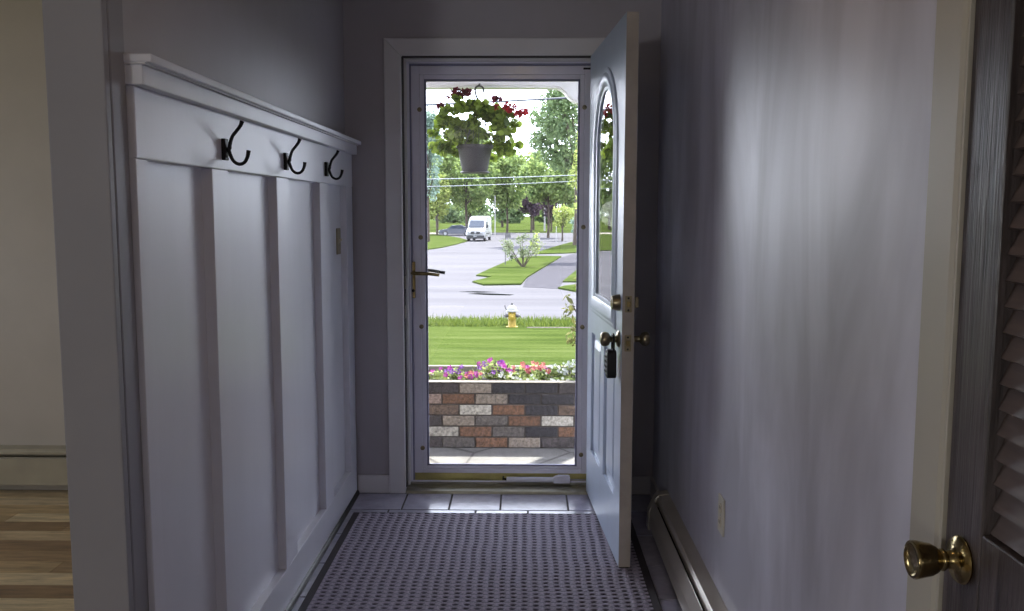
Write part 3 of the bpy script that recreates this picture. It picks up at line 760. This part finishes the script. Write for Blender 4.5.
bedding(-.56, 5.52, .10, .16, [M['magenta']], 7, 'magenta flowers by the planter end under the lever handle', 21)
bedding(-.45, 5.55, .115, .12, [M['magenta'], M['violet']], 8, 'purple flower clump second from the lever handle side', 22)
bedding(-.345, 5.50, .085, .14, [M['coral'], M['coral'], M['magenta']], 9, 'coral pink flowers between the two purple clumps', 23)
bedding(-.235, 5.60, .17, .22, [M['magenta'], M['violet']], 13, 'tall violet flower clump, tallest in the brick planter', 24)
bedding(-.145, 5.55, .16, .12, [M['violet'], M['magenta']], 8, 'violet flowers crowding the tall clump below the hydrant', 25)
bedding(-.09, 5.50, .085, .14, [M['whitep']], 7, 'small pale green plant with white blooms mid planter', 26, br=.012)
bedding(-.02, 5.60, .12, .15, [M['coral']], 8, 'salmon pink flower clump in the middle of the planter', 27)
bedding(.075, 5.58, .135, .18, [M['coral'], M['coral'], M['magenta']], 12, 'salmon pink clump beside the white flowers', 28)
bedding(.19, 5.60, .115, .15, [M['whitep']], 22, 'small white flowers next to the salmon pink clump', 29, 'alyssum', br=.0095)
bedding(.30, 5.58, .15, .18, [M['whitep']], 30, 'white flower mound at the hinge end of the planter', 30, 'alyssum', br=.0095)
bedding(.02, 5.46, .06, .16, [M['whitep']], 9, 'low silvery plant with tiny white blooms on the front edge', 31, 'alyssum', br=.009)
bedding(.22, 5.45, .05, .2, [M['whitep']], 6, 'low yellow green seedlings along the front coping', 32, 'alyssum', br=.009)
bedding(-.66, 5.5, .10, .12, [M['magenta']], 6, 'magenta flowers mostly hidden behind the storm door frame', 33)

# rhododendron beside the planter end
rh = tag(empty('rhododendron', (.45, 5.75, .272)), 'leafy brown green shrub poking in by the hinge side of the glass', 'shrub')
leaf_mesh('foliage', M['leafR'], rh, [(.30, 5.75, .64, .06, .1, .10), (.28, 5.75, .75, .045, .08, .06), (.29, 5.74, .52, .04, .06, .07), (.44, 5.78, .86, .14, .16, .12), (.40, 5.74, .46, .10, .12, .06), (.32, 5.73, .52, .035, .06, .05), (.50, 5.78, .62, .14, .16, .2)], 240, .06, 41, off=(.45, 5.75, .272), up=.1, aspect=.4)
m = MB()
for p in ((.34, 5.75, .70), (.35, 5.74, .6), (.50, 5.78, .85), (.40, 5.74, .45), (.31, 5.74, .74)): m.tube([(.46, 5.75, .26), ((.46+p[0])/2+.03, 5.75, (.26+p[2])/2), p], [.008, .006, .003], 6)
m.build('stems', M['bark'], rh)

# ------------------------------------------------------------------ hanging basket
hb = tag(empty('hanging_basket', (-.312, 5.5, 1.583)), 'grey hanging pot of red flowered geraniums under the porch beam', 'hanging plant')
bx_, by_ = -.312, 5.5
MB().lathe([(.072, 1.583), (.078, 1.59), (.105, 1.722), (.112, 1.724), (.113, 1.746), (.106, 1.746), (.1, 1.728), (0, 1.728)], (bx_, by_, 0), (0, 0, 1), 28).build('pot', M['pot'], hb, 0, True)
MB().lathe([(.086, 1.575), (.09, 1.579), (.088, 1.586), (.07, 1.583)], (bx_, by_, 0), (0, 0, 1), 24).build('saucer', M['pot'], hb, 0, True)
fb = []
q = random.Random(12)
for cx_, cz_, rx_, rz_, nn in ((-.02, 1.89, .19, .11, 30), (-.175, 1.80, .085, .13, 17), (.19, 1.82, .10, .12, 18), (.0, 1.79, .20, .05, 16), (-.03, 1.99, .10, .04, 9), (.13, 1.95, .1, .04, 8), (.14, 1.72, .08, .05, 7), (-.17, 1.71, .06, .05, 5)):
    for k in range(nn):
        a = q.uniform(0, 2*PI); d_ = math.sqrt(q.random()); e_ = q.uniform(-1, 1)
        fb.append((bx_+cx_+math.cos(a)*d_*rx_, by_+e_*.11, cz_+math.sin(a)*d_*rz_, .045, .045, .028))
leaf_mesh('foliage', M['leafG'], hb, fb, 1750, .038, 51, 7, (bx_, by_, 1.583), .35, .7, .3)
m = MB(); q = random.Random(4)
for k in range(9):
    p = fb[k]; m.tube([(bx_+q.uniform(-.05, .05), by_+q.uniform(-.05, .05), 1.72), ((bx_+p[0])/2, p[1], p[2]-.01), (p[0], p[1], p[2]+p[5]*.6)], .003, 5)
m.tube([(bx_-.06, by_, 1.95), (-.41, by_, 2.045)], .002, 5).tube([(bx_+.1, by_, 1.92), (-.195, by_, 2.03)], .002, 5).tube([(bx_+.15, by_, 1.9), (-.10, by_, 1.965)], .002, 5)
m.build('stems', M['stem'], hb)
def cluster(c, r, mt_, n, seed, lab):
    o = leaf_mesh('flower_cluster', mt_, hb, [(c[0], c[1], c[2], r, r*.8, r*.6)], n, .026, seed, 6, (bx_, by_, 1.583), .3, .6); o['label'] = lab
cluster((-.43, 5.46, 2.05), .06, M['burgundy'], 60, 61, 'dark burgundy flower head')
cluster((-.365, 5.46, 2.06), .045, M['burgundy'], 40, 62, 'dark burgundy flower head')
cluster((-.105, 5.44, 1.965), .055, M['red'], 46, 63, 'bright red flower head')
cluster((-.035, 5.44, 1.935), .05, M['red'], 30, 64, 'bright red flower head')
cluster((-.175, 5.46, 2.02), .03, M['burgundy'], 16, 65, 'dark flower bud')
cluster((-.185, 5.44, 1.97), .022, M['red'], 10, 66, 'bright red flower head')
cluster((-.525, 5.48, 1.985), .03, M['burgundy'], 12, 67, 'dark flower bud')
hk = [(-.285, 5.5, 2.01), (-.302, 5.5, 2.04), (-.308, 5.5, 2.07)]+[(-.283-.026*math.cos(PI*k/8), 5.5, 2.078+.024*math.sin(PI*k/8)) for k in range(9)]+[(-.258, 5.5, 2.062)]
MB().tube(hk, .0055, 8).build('hook', M['pot'], hb, 0, True)
m = MB()
for a in (0, 2.1, 4.2): m.tube([(bx_+.108*math.cos(a), by_+.108*math.sin(a), 1.74), (-.285, 5.5, 2.012)], .003, 6)
m.build('hanger_arms', M['pot'], hb)
bh = tag(MB().tube([(-.283, 5.565, 2.12), (-.283, 5.52, 2.115), (-.283, 5.49, 2.108), (-.283, 5.485, 2.1)], .005, 8).build('ceiling_hook', M['pot'], None, 0, True), 'small bracket on the porch beam holding the hanging basket', 'hook')

# ================================================================== ground outside
GZ = -2.0
m = MB()
prof = [(5.95, .16), (6.6, .05), (9, -.35), (12, -.72), (16, -1.16), (20, -1.56), (23.5, -1.86), (25.2, -1.98), (27.0, -2.0), (27.0, -2.25), (5.95, -2.25)]
m.prism(prof, 'x', -40, 40); lw = m.build('lawn', M['grass'], None, 0, True, angle=60)
tag(lw, 'green front lawn sloping down to the hydrant and street', 'lawn', kind='structure')
tag(box('road', M['road'], (-150, 26.9, -2.5, 150, 140, GZ), None), 'pale grey asphalt street beyond the hydrant', 'road', kind='structure')
tag(box('ground', M['grass'], (-600, 140, -2.6, 600, 500, GZ+.02), None), 'far grassy ground under the distant trees', 'ground', kind='structure')
tag(box('ground_near', M['grass'], (-60, -30, -2.7, 60, 27, -2.26), None), 'earth under and around the house', 'ground', kind='structure')
def patch(name, mat, pts, label, cat, h=.07):
    return tag(MB().prism(pts, 'z', GZ-.02, GZ+h).build(name, mat, None), label, cat, kind='structure')
patch('lawn_island', M['grass'], [(-2.45, 41.0), (-1.85, 39.3), (-.19, 39.7), (.09, 43.9), (2.6, 63.7), (.70, 64.4), (-.84, 60.4), (-1.85, 51.4), (-2.5, 45.0), (-1.65, 44.0)], 'grass island with the small pale shrub beside the driveway', 'lawn')
patch('lawn_corner', M['grass'], [(.5, 67.2), (3.2, 68.9), (6, 72), (14, 80), (16, 100), (6.5, 97), (4.6, 91.3), (2.5, 79.7)], 'grass corner with shrubs beyond the island', 'lawn')
patch('lawn_verge', M['grass'], [(1.75, 41.2), (2.85, 49.1), (3.6, 52), (8, 58), (12, 50), (8, 41)], 'small grass verge beside the driveway, behind the leafy shrub', 'lawn')
patch('lawn_kerb', M['grass'], [(1.4, 37.8), (1.75, 38.8), (3.0, 40.3), (8, 40.3), (8, 36), (2.1, 36.2)], 'grass strip at the driveway mouth near the street', 'lawn')
patch('lawn_neighbour', M['grass'], [(-60, 118), (-12.6, 122), (-9.6, 112), (-7.9, 106), (-6.1, 96.5), (-6.75, 85.4), (-7.45, 78.5), (-8.2, 74.5), (-9.3, 72.5), (-60, 70)], 'neighbouring lawn in front of the parked white van', 'lawn')
patch('lawn_far', M['grass'], [(-60, 132), (60, 132), (60, 141), (-60, 141)], 'far grass strip beyond the cross street', 'lawn', .05)
patch('driveway', M['drive'], [(.1, 43.9), (2.7, 63.7), (4.0, 69.5), (8, 72), (8, 58), (3.6, 52), (2.85, 49), (1.75, 41.2), (1.4, 37.8), (-.1, 38.6)], 'grey driveway running past the grass island', 'driveway', .012)
patch('driveway_far', M['coping'], [(-60, 123), (-13.5, 123), (-9, 131), (-60, 131)], 'pale drive behind the dark parked car', 'driveway', .015)
patch('gravel_strip', M['gravel'], [(.05, 24.55), (4, 24.6), (4, 25.0), (.05, 24.95)], 'pale gravel strip beside the hydrant base', 'gravel', .055)
def shadow_slab(pts, label): tag(MB().prism(pts, 'z', GZ-.01, GZ+.008).build('painted_shadow', M['tar'], None), label, 'painted shadow', kind='structure')  # thin dark slabs painted as shadow streaks on the asphalt
shadow_slab([(-2.3, 35.4), (-1.4, 34.9), (-.6, 34.8), (-.45, 35.1), (-1.2, 35.5), (-1.9, 35.7)], 'long painted shadow on the street short of the island')
shadow_slab([(-2.7, 36.3), (-1.9, 35.95), (-1.2, 36.2), (-2.0, 36.5)], 'small painted shadow on the street beside the long one')

# long grass at the street edge
def blades():
    r = np.random.default_rng(8); n = 5200
    X = r.uniform(-4.2, 3.4, n); Y = r.uniform(25.2, 27.0, n); hh_ = r.uniform(.05, .19, n)*np.where(r.random(n)<.06, 1.6, 1)
    keep = (r.random(n) < .9) & (np.hypot(X+.374, Y-25.1) > .36); X, Y, hh_ = X[keep], Y[keep], hh_[keep]; n = len(X)
    zg = np.interp(Y, [23.5, 25.2, 27], [-1.86, -1.98, -2.0])
    a = r.uniform(0, 2*PI, n); w = .018; lx, ly = r.normal(size=n)*.06, r.normal(size=n)*.06
    V = np.empty((n, 3, 3)); V[:, 0] = np.stack([X-w*np.cos(a), Y-w*np.sin(a), zg-.01], -1); V[:, 1] = np.stack([X+w*np.cos(a), Y+w*np.sin(a), zg-.01], -1)
    V[:, 2] = np.stack([X+lx, Y+ly, zg+hh_], -1)
    me = bpy.data.meshes.new('grass'); me.from_pydata([tuple(p) for p in V.reshape(-1, 3)], [], [(3*i, 3*i+1, 3*i+2) for i in range(n)]); me.update()
    at = me.attributes.new('tone', 'FLOAT_COLOR', 'FACE'); at.data.foreach_set('color', np.repeat(r.random(n), 4).astype(np.float32))
    me.materials.append(M['blade']); o = bpy.data.objects.new('grass', me); C.objects.link(o)
    tag(o, 'taller rough grass along the street edge behind the hydrant', 'grass', kind='stuff')
blades()

# ------------------------------------------------------------------ fire hydrant
hx, hyy, hz = -.374, 25.1, -1.985
fh = tag(empty('fire_hydrant', (hx, hyy, hz)), 'yellow fire hydrant with white bonnet at the lawn edge', 'fire hydrant')
MB().lathe([(.17, 0), (.17, .03), (.12, .035), (.115, .05), (.11, .42), (.125, .46)], (hx, hyy, hz), (0, 0, 1), 18).build('barrel', M['yellow'], fh, 0, True)
MB().lathe([(.17, .455), (.175, .475), (.17, .495), (.14, .50), (.135, .54), (.115, .59), (.075, .63), (.04, .645)], (hx, hyy, hz), (0, 0, 1), 18).build('bonnet', M['hwhite'], fh, 0, True)
MB().lathe([(.035, .64), (.035, .70), (.02, .72)], (hx, hyy, hz), (0, 0, 1), 6).build('operating_nut', M['hdark'], fh)
for s_ in (-1, 1):
    MB().lathe([(.045, .09), (.045, .15), (.058, .155), (.058, .19), (.03, .195), (.025, .235)], (hx, hyy, hz+.34), (s_, 0, 0), 12).build('hose_cap', M['hdark'], fh, 0, True)
MB().lathe([(.075, .09), (.075, .15), (.095, .155), (.095, .2), (.04, .21), (.03, .24)], (hx, hyy, hz+.32), (0, -1, 0), 12).build('pumper_cap', M['yellow'], fh, 0, True)
MB().tube([(hx-.09, hyy-.14, hz+.22), (hx-.04, hyy-.18, hz+.30), (hx+.01, hyy-.16, hz+.42), (hx+.07, hyy-.15, hz+.24)], .012, 5).build('chain', M['hdark'], fh)
MB().tube([(hx-.15, hyy, hz+.50), (hx-.19, hyy, hz+.56), (hx-.205, hyy, hz+.64)], .015, 6).build('marker_bracket', M['hdark'], fh)

# ------------------------------------------------------------------ van
def wheel(parent, x, y, r, w, axis):
    o = MB().lathe([(r*.7, -w/2), (r*.95, -w/2), (r, -w/2+.03), (r, w/2-.03), (r*.95, w/2), (r*.7, w/2)], (x, y, r), axis, 22).build('wheel', M['tyre'], parent, 0, True, True)
    MB().lathe([(r*.62, -w/2-.005), (r*.62, w/2+.005)], (x, y, r), axis, 16).build('hub', M['rim'], o, 0, False, True)
vn = tag(empty('van', (-5.05, 97.6, GZ), math.radians(-6)), 'white high-roofed cargo van parked by the neighbouring lawn', 'van')
vp = [(-2.76, .38), (-2.80, .62), (-2.76, 1.02), (-2.62, 1.17), (-2.1, 1.40), (-1.95, 1.5), (-1.35, 2.25), (-1.05, 2.50), (-.6, 2.66), (2.6, 2.70), (2.74, 2.60), (2.78, .45), (2.2, .40)]
m = MB(); hw = 1.0
rows = []
for x, k in ((-hw, .0), (-hw*.985, 1)): pass
def vanbody():
    m = MB(); n = len(vp); sec = [(-1.0, 0), (-.99, 0), (.99, 0), (1.0, 0)]
    xs_ = [-1.0, -.86, .86, 1.0]; vs = []
    for ix, x in enumerate(xs_):
        for (y, z) in vp:
            tp = 1-.10*max(0, (z-1.45))/1.2      # the sides lean in above the belt line
            yy = y
            if abs(x) > .9: yy = y+(.16 if y < -1.9 else 0); z2 = z-(.10 if z > 2.4 else 0)
            else: z2 = z
            vs.append((x*tp, yy, z2))
    fs = [(ix*n+i, ix*n+(i+1) % n, (ix+1)*n+(i+1) % n, (ix+1)*n+i) for ix in range(3) for i in range(n)]
    fs += [tuple(range(n))[::-1], tuple(3*n+i for i in range(n))]
    fs = [f_[::-1] for f_ in fs]
    return m.add(vs, fs)
vanbody().build('body', M['vanw'], vn, .03, True, True, 35)
def slantq(y0, z0, y1, z1, w0, w1, off):
    d = Vector((0, z1-z0, -(y1-y0))).normalized()*-1; d = Vector((0, -(z1-z0), (y1-y0))).normalized()*off
    a = [(-w0, y0, z0), (w0, y0, z0), (w1, y1, z1), (-w1, y1, z1)]; b2 = [tuple(Vector(p)+d) for p in a]
    return MB().add(a+b2, [(0, 3, 2, 1), (4, 5, 6, 7), (0, 1, 5, 4), (1, 2, 6, 5), (2, 3, 7, 6), (3, 0, 4, 7)])
slantq(-1.96, 1.52, -1.40, 2.20, .84, .74, .05).build('windshield', M['vanglass'], vn, 0, False, True)
for s_ in (-1, 1):
    MB().prism([(-1.62, 1.5), (-.75, 1.5), (-.75, 2.08), (-1.25, 2.08)], 'x', s_*.93, s_*1.0).build('side_window', M['vanglass'], vn, 0, False, True)
    MB().prism([(s_*.52, .98), (s_*.9, 1.02), (s_*.93, 1.22), (s_*.66, 1.10)], 'y', -2.86, -2.5).build('headlight', M['lamp'], vn, .01, False, True)
    MB().box(s_*1.02, -1.72, 1.42, s_*1.22, -1.6, 1.78).build('mirror', M['bumper'], vn, .03, False, True)
    for yy in (-1.75, 1.75): wheel(vn, s_*.88, yy, .36, .26, (1, 0, 0))
    MB().box(s_*.99, -1.2, .78, s_*1.02, 1.2, .90).build('side_rub_strip', M['bumper'], vn, .01, False, True)
MB().prism([(-.52, .80), (.52, .80), (.46, 1.08), (-.46, 1.08)], 'y', -2.85, -2.7).build('grille', M['bumper'], vn, .02, False, True)
MB().lathe([(.10, 0), (.10, .03)], (0, -2.85, .95), (0, -1, 0), 14).build('badge', M['rim'], vn, 0, False, True)
MB().prism([(-.95, .30), (.95, .30), (.97, .66), (-.97, .66)], 'y', -2.87, -2.55).build('bumper', M['bumper'], vn, .04, False, True)
MB().box(-.2, -2.9, .5, .2, -2.87, .62).build('number_plate', M['vanw'], vn, 0, False, True)
# ------------------------------------------------------------------ dark car behind the lawn
cr = tag(empty('car', (-9.0, 115.5, GZ), math.radians(-86)), 'dark grey car parked across behind the white van', 'car')
cp = [(-2.25, .28), (-2.28, .6), (-2.15, .78), (-1.1, .92), (-.45, 1.38), (.7, 1.44), (1.5, 1.08), (2.2, 1.0), (2.28, .6), (2.2, .28)]
m = MB(); n = len(cp); vs = []
for x in (-.88, -.7, .7, .88):
    for (y, z) in cp: vs.append((x*(1-.22*max(0, z-.9)/.5), y+(0.08 if abs(x) > .8 and y < -2 else 0), z-(.05 if abs(x) > .8 and z > 1.2 else 0)))
fs = [(ix*n+i, ix*n+(i+1) % n, (ix+1)*n+(i+1) % n, (ix+1)*n+i) for ix in range(3) for i in range(n)]+[tuple(range(n))[::-1], tuple(3*n+i for i in range(n))]
m.add(vs, [f_[::-1] for f_ in fs]).build('body', M['cargrey'], cr, .03, True, True, 35)
for s_ in (-1, 1):
    for pl in ([(-.92, .95), (-.42, 1.32), (.12, 1.36), (.12, .96)], [(.18, .96), (.18, 1.36), (.66, 1.37), (1.2, 1.05), (1.0, .96)]):
        MB().prism(pl, 'x', s_*.72, s_*.865).build('side_window', M['vanglass'], cr, 0, False, True)
    for yy in (-1.4, 1.35): wheel(cr, s_*.78, yy, .33, .22, (1, 0, 0))
slantq(-1.12, .93, -.5, 1.36, .62, .52, .04).build('windshield', M['vanglass'], cr, 0, False, True)

# ------------------------------------------------------------------ posts, sign, cables
def post(x, y, h, r, label, mat='post', name='post', cat='post'):
    o = tag(empty(name, (x, y, GZ)), label, cat); MB().tube([(x, y, GZ-.1), (x, y, GZ+h)], [r, r*.8], 8).build('shaft', M[mat], o, 0, True); return o
sg = post(-1.21, 53.6, 2.0, .028, 'thin post with a small dark sign on the grass island', 'hdark', 'sign_post', 'sign')
MB().box(-1.21, 53.58, GZ+1.68, -.89, 53.6, GZ+1.98).build('sign_panel', M['hdark'], sg)
lp = post(3.06, 141, 4.9, .14, 'pale pole with a short arm in front of the purple tree', name='street_pole', cat='pole')
MB().tube([(3.06, 141, GZ+4.7), (4.0, 141, GZ+4.85), (4.9, 141, GZ+4.8)], .07, 6).build('arm', M['post'], lp)
post(-3.92, 115, 5.2, .07, 'slim pale pole rising behind the white van', name='street_pole', cat='pole')
post(3.2, 92, 1.7, .05, 'short pale marker post on the grass corner', name='marker_post')
def cable(a, b_, r, mat, label):
    a, b_ = Vector(a), Vector(b_); pts = [a.lerp(b_, t/24)-Vector((0, 0, .35*4*(t/24)*(1-t/24))) for t in range(25)]
    tag(MB().tube(pts, r, 6).build('overhead_cable', M[mat], None, 0, True), label, 'cable', 'overhead cables')
cable((-24, 40, 5.40), (20, 40, 7.5), .045, 'cable', 'dark overhead cable crossing the white sky behind the basket')
cable((-26, 60, 3.65), (6, 64, 3.95), .028, 'cablepale', 'upper of two pale cables in front of the trees')
cable((-26, 60, 2.95), (6, 64, 3.55), .022, 'cablepale', 'lower of two pale cables in front of the trees')
for x_, y_, z_, lab in ((-25, 49, 9.0, 'utility pole beyond the lever side of the view'), (20, 40.3, 9, 'utility pole beyond the hinge side of the view')):
    pass

# ------------------------------------------------------------------ trees and shrubs
def zat(py, Y): return H+(210-py)/886*Y
def xat(px, Y): return (px-525.3)/886*Y
def tree(name, px, Y, ytop, ybot, hwpx, mat, n, leaf, label, seed, cat='tree', sparse=False, tr=.15, lobes=9, group=None):
    x = xat(px, Y); hw = hwpx/886*Y; zt_, zb_ = zat(ytop, Y), zat(ybot, Y)
    root = tag(empty(name, (x, Y, GZ)), label, cat, group)
    q = random.Random(seed); hh_ = zt_-zb_; cz = (zt_+zb_)/2
    blobs = [(x, Y, cz, hw*.55, hw*.55, hh_*.36)]
    for k in range(lobes):
        a = q.uniform(0, 2*PI); e_ = q.uniform(-1, 1); rr_ = math.sqrt(max(0, 1-e_*e_*.8))
        f_ = q.uniform(.22, .38) if sparse else q.uniform(.32, .5)
        blobs.append((x+math.cos(a)*rr_*hw*(1-f_), Y+math.sin(a)*rr_*hw*(1-f_), cz+e_*hh_*.5*(1-f_), hw*f_, hw*f_, hh_*.5*f_*.9))
    if sparse: blobs = blobs[1:]
    leaf_mesh('crown', mat, root, blobs, n, leaf, seed, off=(x, Y, GZ), up=.35, shell=.4)
    m = MB(); r = tr*max(1, hh_/9)
    top = (x+q.uniform(-.1, .1)*hw, Y, cz+hh_*.2)
    m.tube([(x, Y, GZ-.2), (x+.02*hw, Y, GZ+(zb_-GZ)*.5), (x, Y, zb_+hh_*.15), top], [r*1.2, r*.9, r*.75, r*.25], 8)
    for bl in blobs[1:6]: m.tube([(x, Y, zb_+hh_*.08), ((x+bl[0])/2, (Y+bl[1])/2, (zb_+bl[2])/2+hh_*.05), bl[:3]], [r*.4, r*.25, r*.08], 6)
    m.build('trunk', M['bark'], root, 0, True)
    return root
FG = 'distant trees beyond the cross street'
def TR(*a, **k): return tree('tree', *a, **k)
sp = dict(sparse=True, lobes=44)
for k_, (px_, Y_, yt_, hw_, mt_, lab_) in enumerate((
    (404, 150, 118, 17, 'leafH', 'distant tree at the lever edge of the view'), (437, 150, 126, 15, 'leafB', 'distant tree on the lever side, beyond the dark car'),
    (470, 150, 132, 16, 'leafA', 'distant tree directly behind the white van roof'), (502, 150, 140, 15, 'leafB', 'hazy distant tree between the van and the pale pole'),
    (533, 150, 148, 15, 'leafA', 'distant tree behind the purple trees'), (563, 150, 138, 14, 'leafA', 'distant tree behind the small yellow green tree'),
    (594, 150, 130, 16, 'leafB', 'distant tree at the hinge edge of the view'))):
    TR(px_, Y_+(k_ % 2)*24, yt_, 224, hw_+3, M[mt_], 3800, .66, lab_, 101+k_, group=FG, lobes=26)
for k_, (px_, yt_, lab_) in enumerate(((415, 203, 'low bush under the lever edge trees'), (448, 207, 'low bush behind the dark car'), (481, 205, 'low bush behind the white van'), (514, 206, 'low bush beside the purple trees'), (548, 207, 'low bush beyond the arm of the pale pole'), (581, 204, 'low bush at the hinge edge, far beyond the street'))):
    tree('shrub', px_, 196+(k_ % 2)*30, yt_-7, 228, 21, M['leafB'], 2600, .75, lab_, 131+k_, 'shrub', group='far bushes under the trees', tr=.1, lobes=9)
for k_, (px_, Y_, yt_, mt_, lab_) in enumerate(((628, 150, 134, 'leafB', 'distant tree outside the view, past the hinge side of the doorway'), (664, 172, 128, 'leafA', 'second distant tree outside the view, past the hinge side'), (702, 150, 132, 'leafB', 'third distant tree outside the view, past the hinge side'), (742, 170, 126, 'leafA', 'fourth distant tree outside the view, past the hinge side'), (368, 168, 126, 'leafB', 'distant tree outside the view, past the lever side of the doorway'), (330, 150, 130, 'leafA', 'second distant tree outside the view, past the lever side'), (290, 170, 124, 'leafB', 'third distant tree outside the view, past the lever side'))):
    TR(px_, Y_, yt_, 222, 20, M[mt_], 2200, .8, lab_, 151+k_, group=FG, lobes=20)
    tree('shrub', px_+17, 212+12*(k_ % 2), 194, 227, 24, M['leafB'], 1300, .9, lab_.replace('distant tree', 'low bush'), 171+k_, 'shrub', group='far bushes under the trees', tr=.1, lobes=9)
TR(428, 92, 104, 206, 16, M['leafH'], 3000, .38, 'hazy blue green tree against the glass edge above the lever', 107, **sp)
TR(466, 122, 128, 212, 34, M['leafA'], 9000, .5, 'big sunlit tree rising behind the hanging pot', 108, **sp)
TR(507, 128, 148, 214, 24, M['leafA'], 6000, .5, 'round sunlit tree between hanging pot and purple trees', 109, **sp)
TR(548, 108, 148, 207, 30, M['leafA'], 7600, .44, 'bright green tree above the purple trees', 110, **sp)
TR(531, 134, 180, 222, 15, M['leafP'], 1700, .42, 'dark purple leaved tree on the van side of the pale pole', 111)
TR(551, 138, 184, 222, 11, M['leafP'], 1000, .42, 'dark purple leaved tree on the driveway side of the pale pole', 120)
TR(576, 84, 84, 176, 52, M['leafB'], 7500, .4, 'tall dark open tree against the sky under the scalloped corner', 112, sparse=True, lobes=34, tr=.3)
TR(590, 58, 118, 222, 24, M['leafC'], 2200, .22, 'pale yellow green tree leaning in at the hinge edge', 113, sparse=True, lobes=22)
TR(562, 97, 203, 230, 14, M['leafC'], 1100, .26, 'small yellow green tree on the grass corner', 114, tr=.1)
TR(437, 118, 170, 222, 16, M['leafC'], 2800, .4, 'pale yellow green tree above the dark car', 115, **sp)
tree('shrub', 579, 88, 208, 240, 9, M['leafH'], 900, .26, 'blue green shrub beside the tall tree trunk', 117, 'shrub', tr=.08)
tree('shrub', 536, 62.4, 230, 256, 6, M['leafC'], 150, .2, 'slim yellow green sapling behind the island shrub', 119, 'shrub', tr=.03)
TR(700, 46.5, 30, 150, 84, M['leafB'], 2200, .5, 'tree outside the view that shades the driveway mouth', 121, lobes=14)
TR(930, 54, 60, 160, 90, M['leafB'], 2000, .5, 'tree outside the view further along the street', 122, lobes=14)
# island shrub
def isl(px=523, Y=51.5):
    x = xat(px, Y); root = tag(empty('shrub', (x, Y, GZ+.05)), 'loose pale shrub growing on the grass island', 'shrub')
    q = random.Random(77); blobs = []; m = MB()
    for k in range(15):
        a = q.uniform(-1, 1); h_ = q.uniform(.7, 2.05)*(1-.25*abs(a)); p = (x+a*1.0-.05, Y+q.uniform(-.6, .6), GZ+h_)
        blobs.append((*p, .42, .4, .3)); m.tube([(x+q.uniform(-.06, .06), Y, GZ), ((x+p[0])/2, Y, GZ+h_*.5), p], [.03, .02, .01], 5)
    leaf_mesh('foliage', M['leafS'], root, blobs, 900, .14, 78, off=(x, Y, GZ+.05), up=.3, shell=.6)
    m.build('stems', M['bark'], root)
isl()

# ================================================================== light
w = bpy.data.worlds.new('World'); S.world = w; w.use_nodes = True
nt = w.node_tree; bg = nt.nodes['Background']; bg.inputs[1].default_value = 6.4
tc = nt.nodes.new('ShaderNodeTexCoord'); dp = nt.nodes.new('ShaderNodeVectorMath'); dp.operation = 'DOT_PRODUCT'
nt.links.new(tc.outputs['Generated'], dp.inputs[0]); dp.inputs[1].default_value = Vector((-.74, .64, .10)).normalized()
cr_ = nt.nodes.new('ShaderNodeMapRange'); cr_.interpolation_type = 'SMOOTHSTEP'; nt.links.new(dp.outputs['Value'], cr_.inputs[0])
cr_.inputs[1].default_value = .76; cr_.inputs[2].default_value = .99
mxw = nt.nodes.new('ShaderNodeMix'); mxw.data_type = 'RGBA'; nt.links.new(cr_.outputs[0], mxw.inputs[0])
mxw.inputs[6].default_value = (.84, .88, 1.04, 1); mxw.inputs[7].default_value = (2.3, 2.36, 2.65, 1)   # added out-of-view sky glow that brightens the hallway's right wall
nt.links.new(mxw.outputs[2], bg.inputs[0])
sd = bpy.data.lights.new('sun', 'SUN'); sd.energy = 18.0; sd.angle = math.radians(1.2); sd.color = (1, .96, .88)
so = bpy.data.objects.new('sun', sd); C.objects.link(so)
az, el = math.radians(32), math.radians(61)     # beyond the street, slightly to the hinge side
dirv = Vector((math.sin(az)*math.cos(el), math.cos(az)*math.cos(el), math.sin(el)))
so.rotation_euler = dirv.to_track_quat('Z', 'Y').to_euler()
def portal(loc, rot, sx, sy):
    l = bpy.data.lights.new('portal', 'AREA'); l.shape = 'RECTANGLE'; l.size = sx; l.size_y = sy; l.cycles.is_portal = True
    o = bpy.data.objects.new('portal', l); C.objects.link(o); o.location = loc; o.rotation_euler = rot
portal((-.11, DO+.04, 1.03), (-PI/2, 0, 0), .9, 2.05)
portal((-3.9, DO+.02, 1.45), (-PI/2, 0, 0), 1.4, 1.3)
portal((-5.14, 2.75, 1.45), (0, -PI/2, 0), 1.3, 1.7)
def lamp(loc, watts, col, r=.1):  # bare point light without a fixture, out of view
    l = bpy.data.lights.new('lamp', 'POINT'); l.energy = watts; l.color = col; l.shadow_soft_size = r  # added fill light, no real lamp
    o = bpy.data.objects.new('lamp', l); C.objects.link(o); o.location = loc  # added fill light, no real lamp
lamp((-1.9, -4.6, 1.3), 140, (.96, .98, .98), .2)  # added fill from behind the camera, lifts the door end of the hall
lamp((-3.2, 2.7, 2.25), 5, (1, .9, .76), .2)  # added fill for the beige living room wall

S.view_settings.view_transform = 'Standard'; S.view_settings.look = 'None'; S.view_settings.gamma = 1
S.view_settings.exposure = .1; S.view_settings.use_curve_mapping = False
S.cycles.use_denoising = True; S.cycles.max_bounces = 12; S.cycles.diffuse_bounces = 5; S.cycles.transparent_max_bounces = 16
S.cycles.sample_clamp_indirect = 6
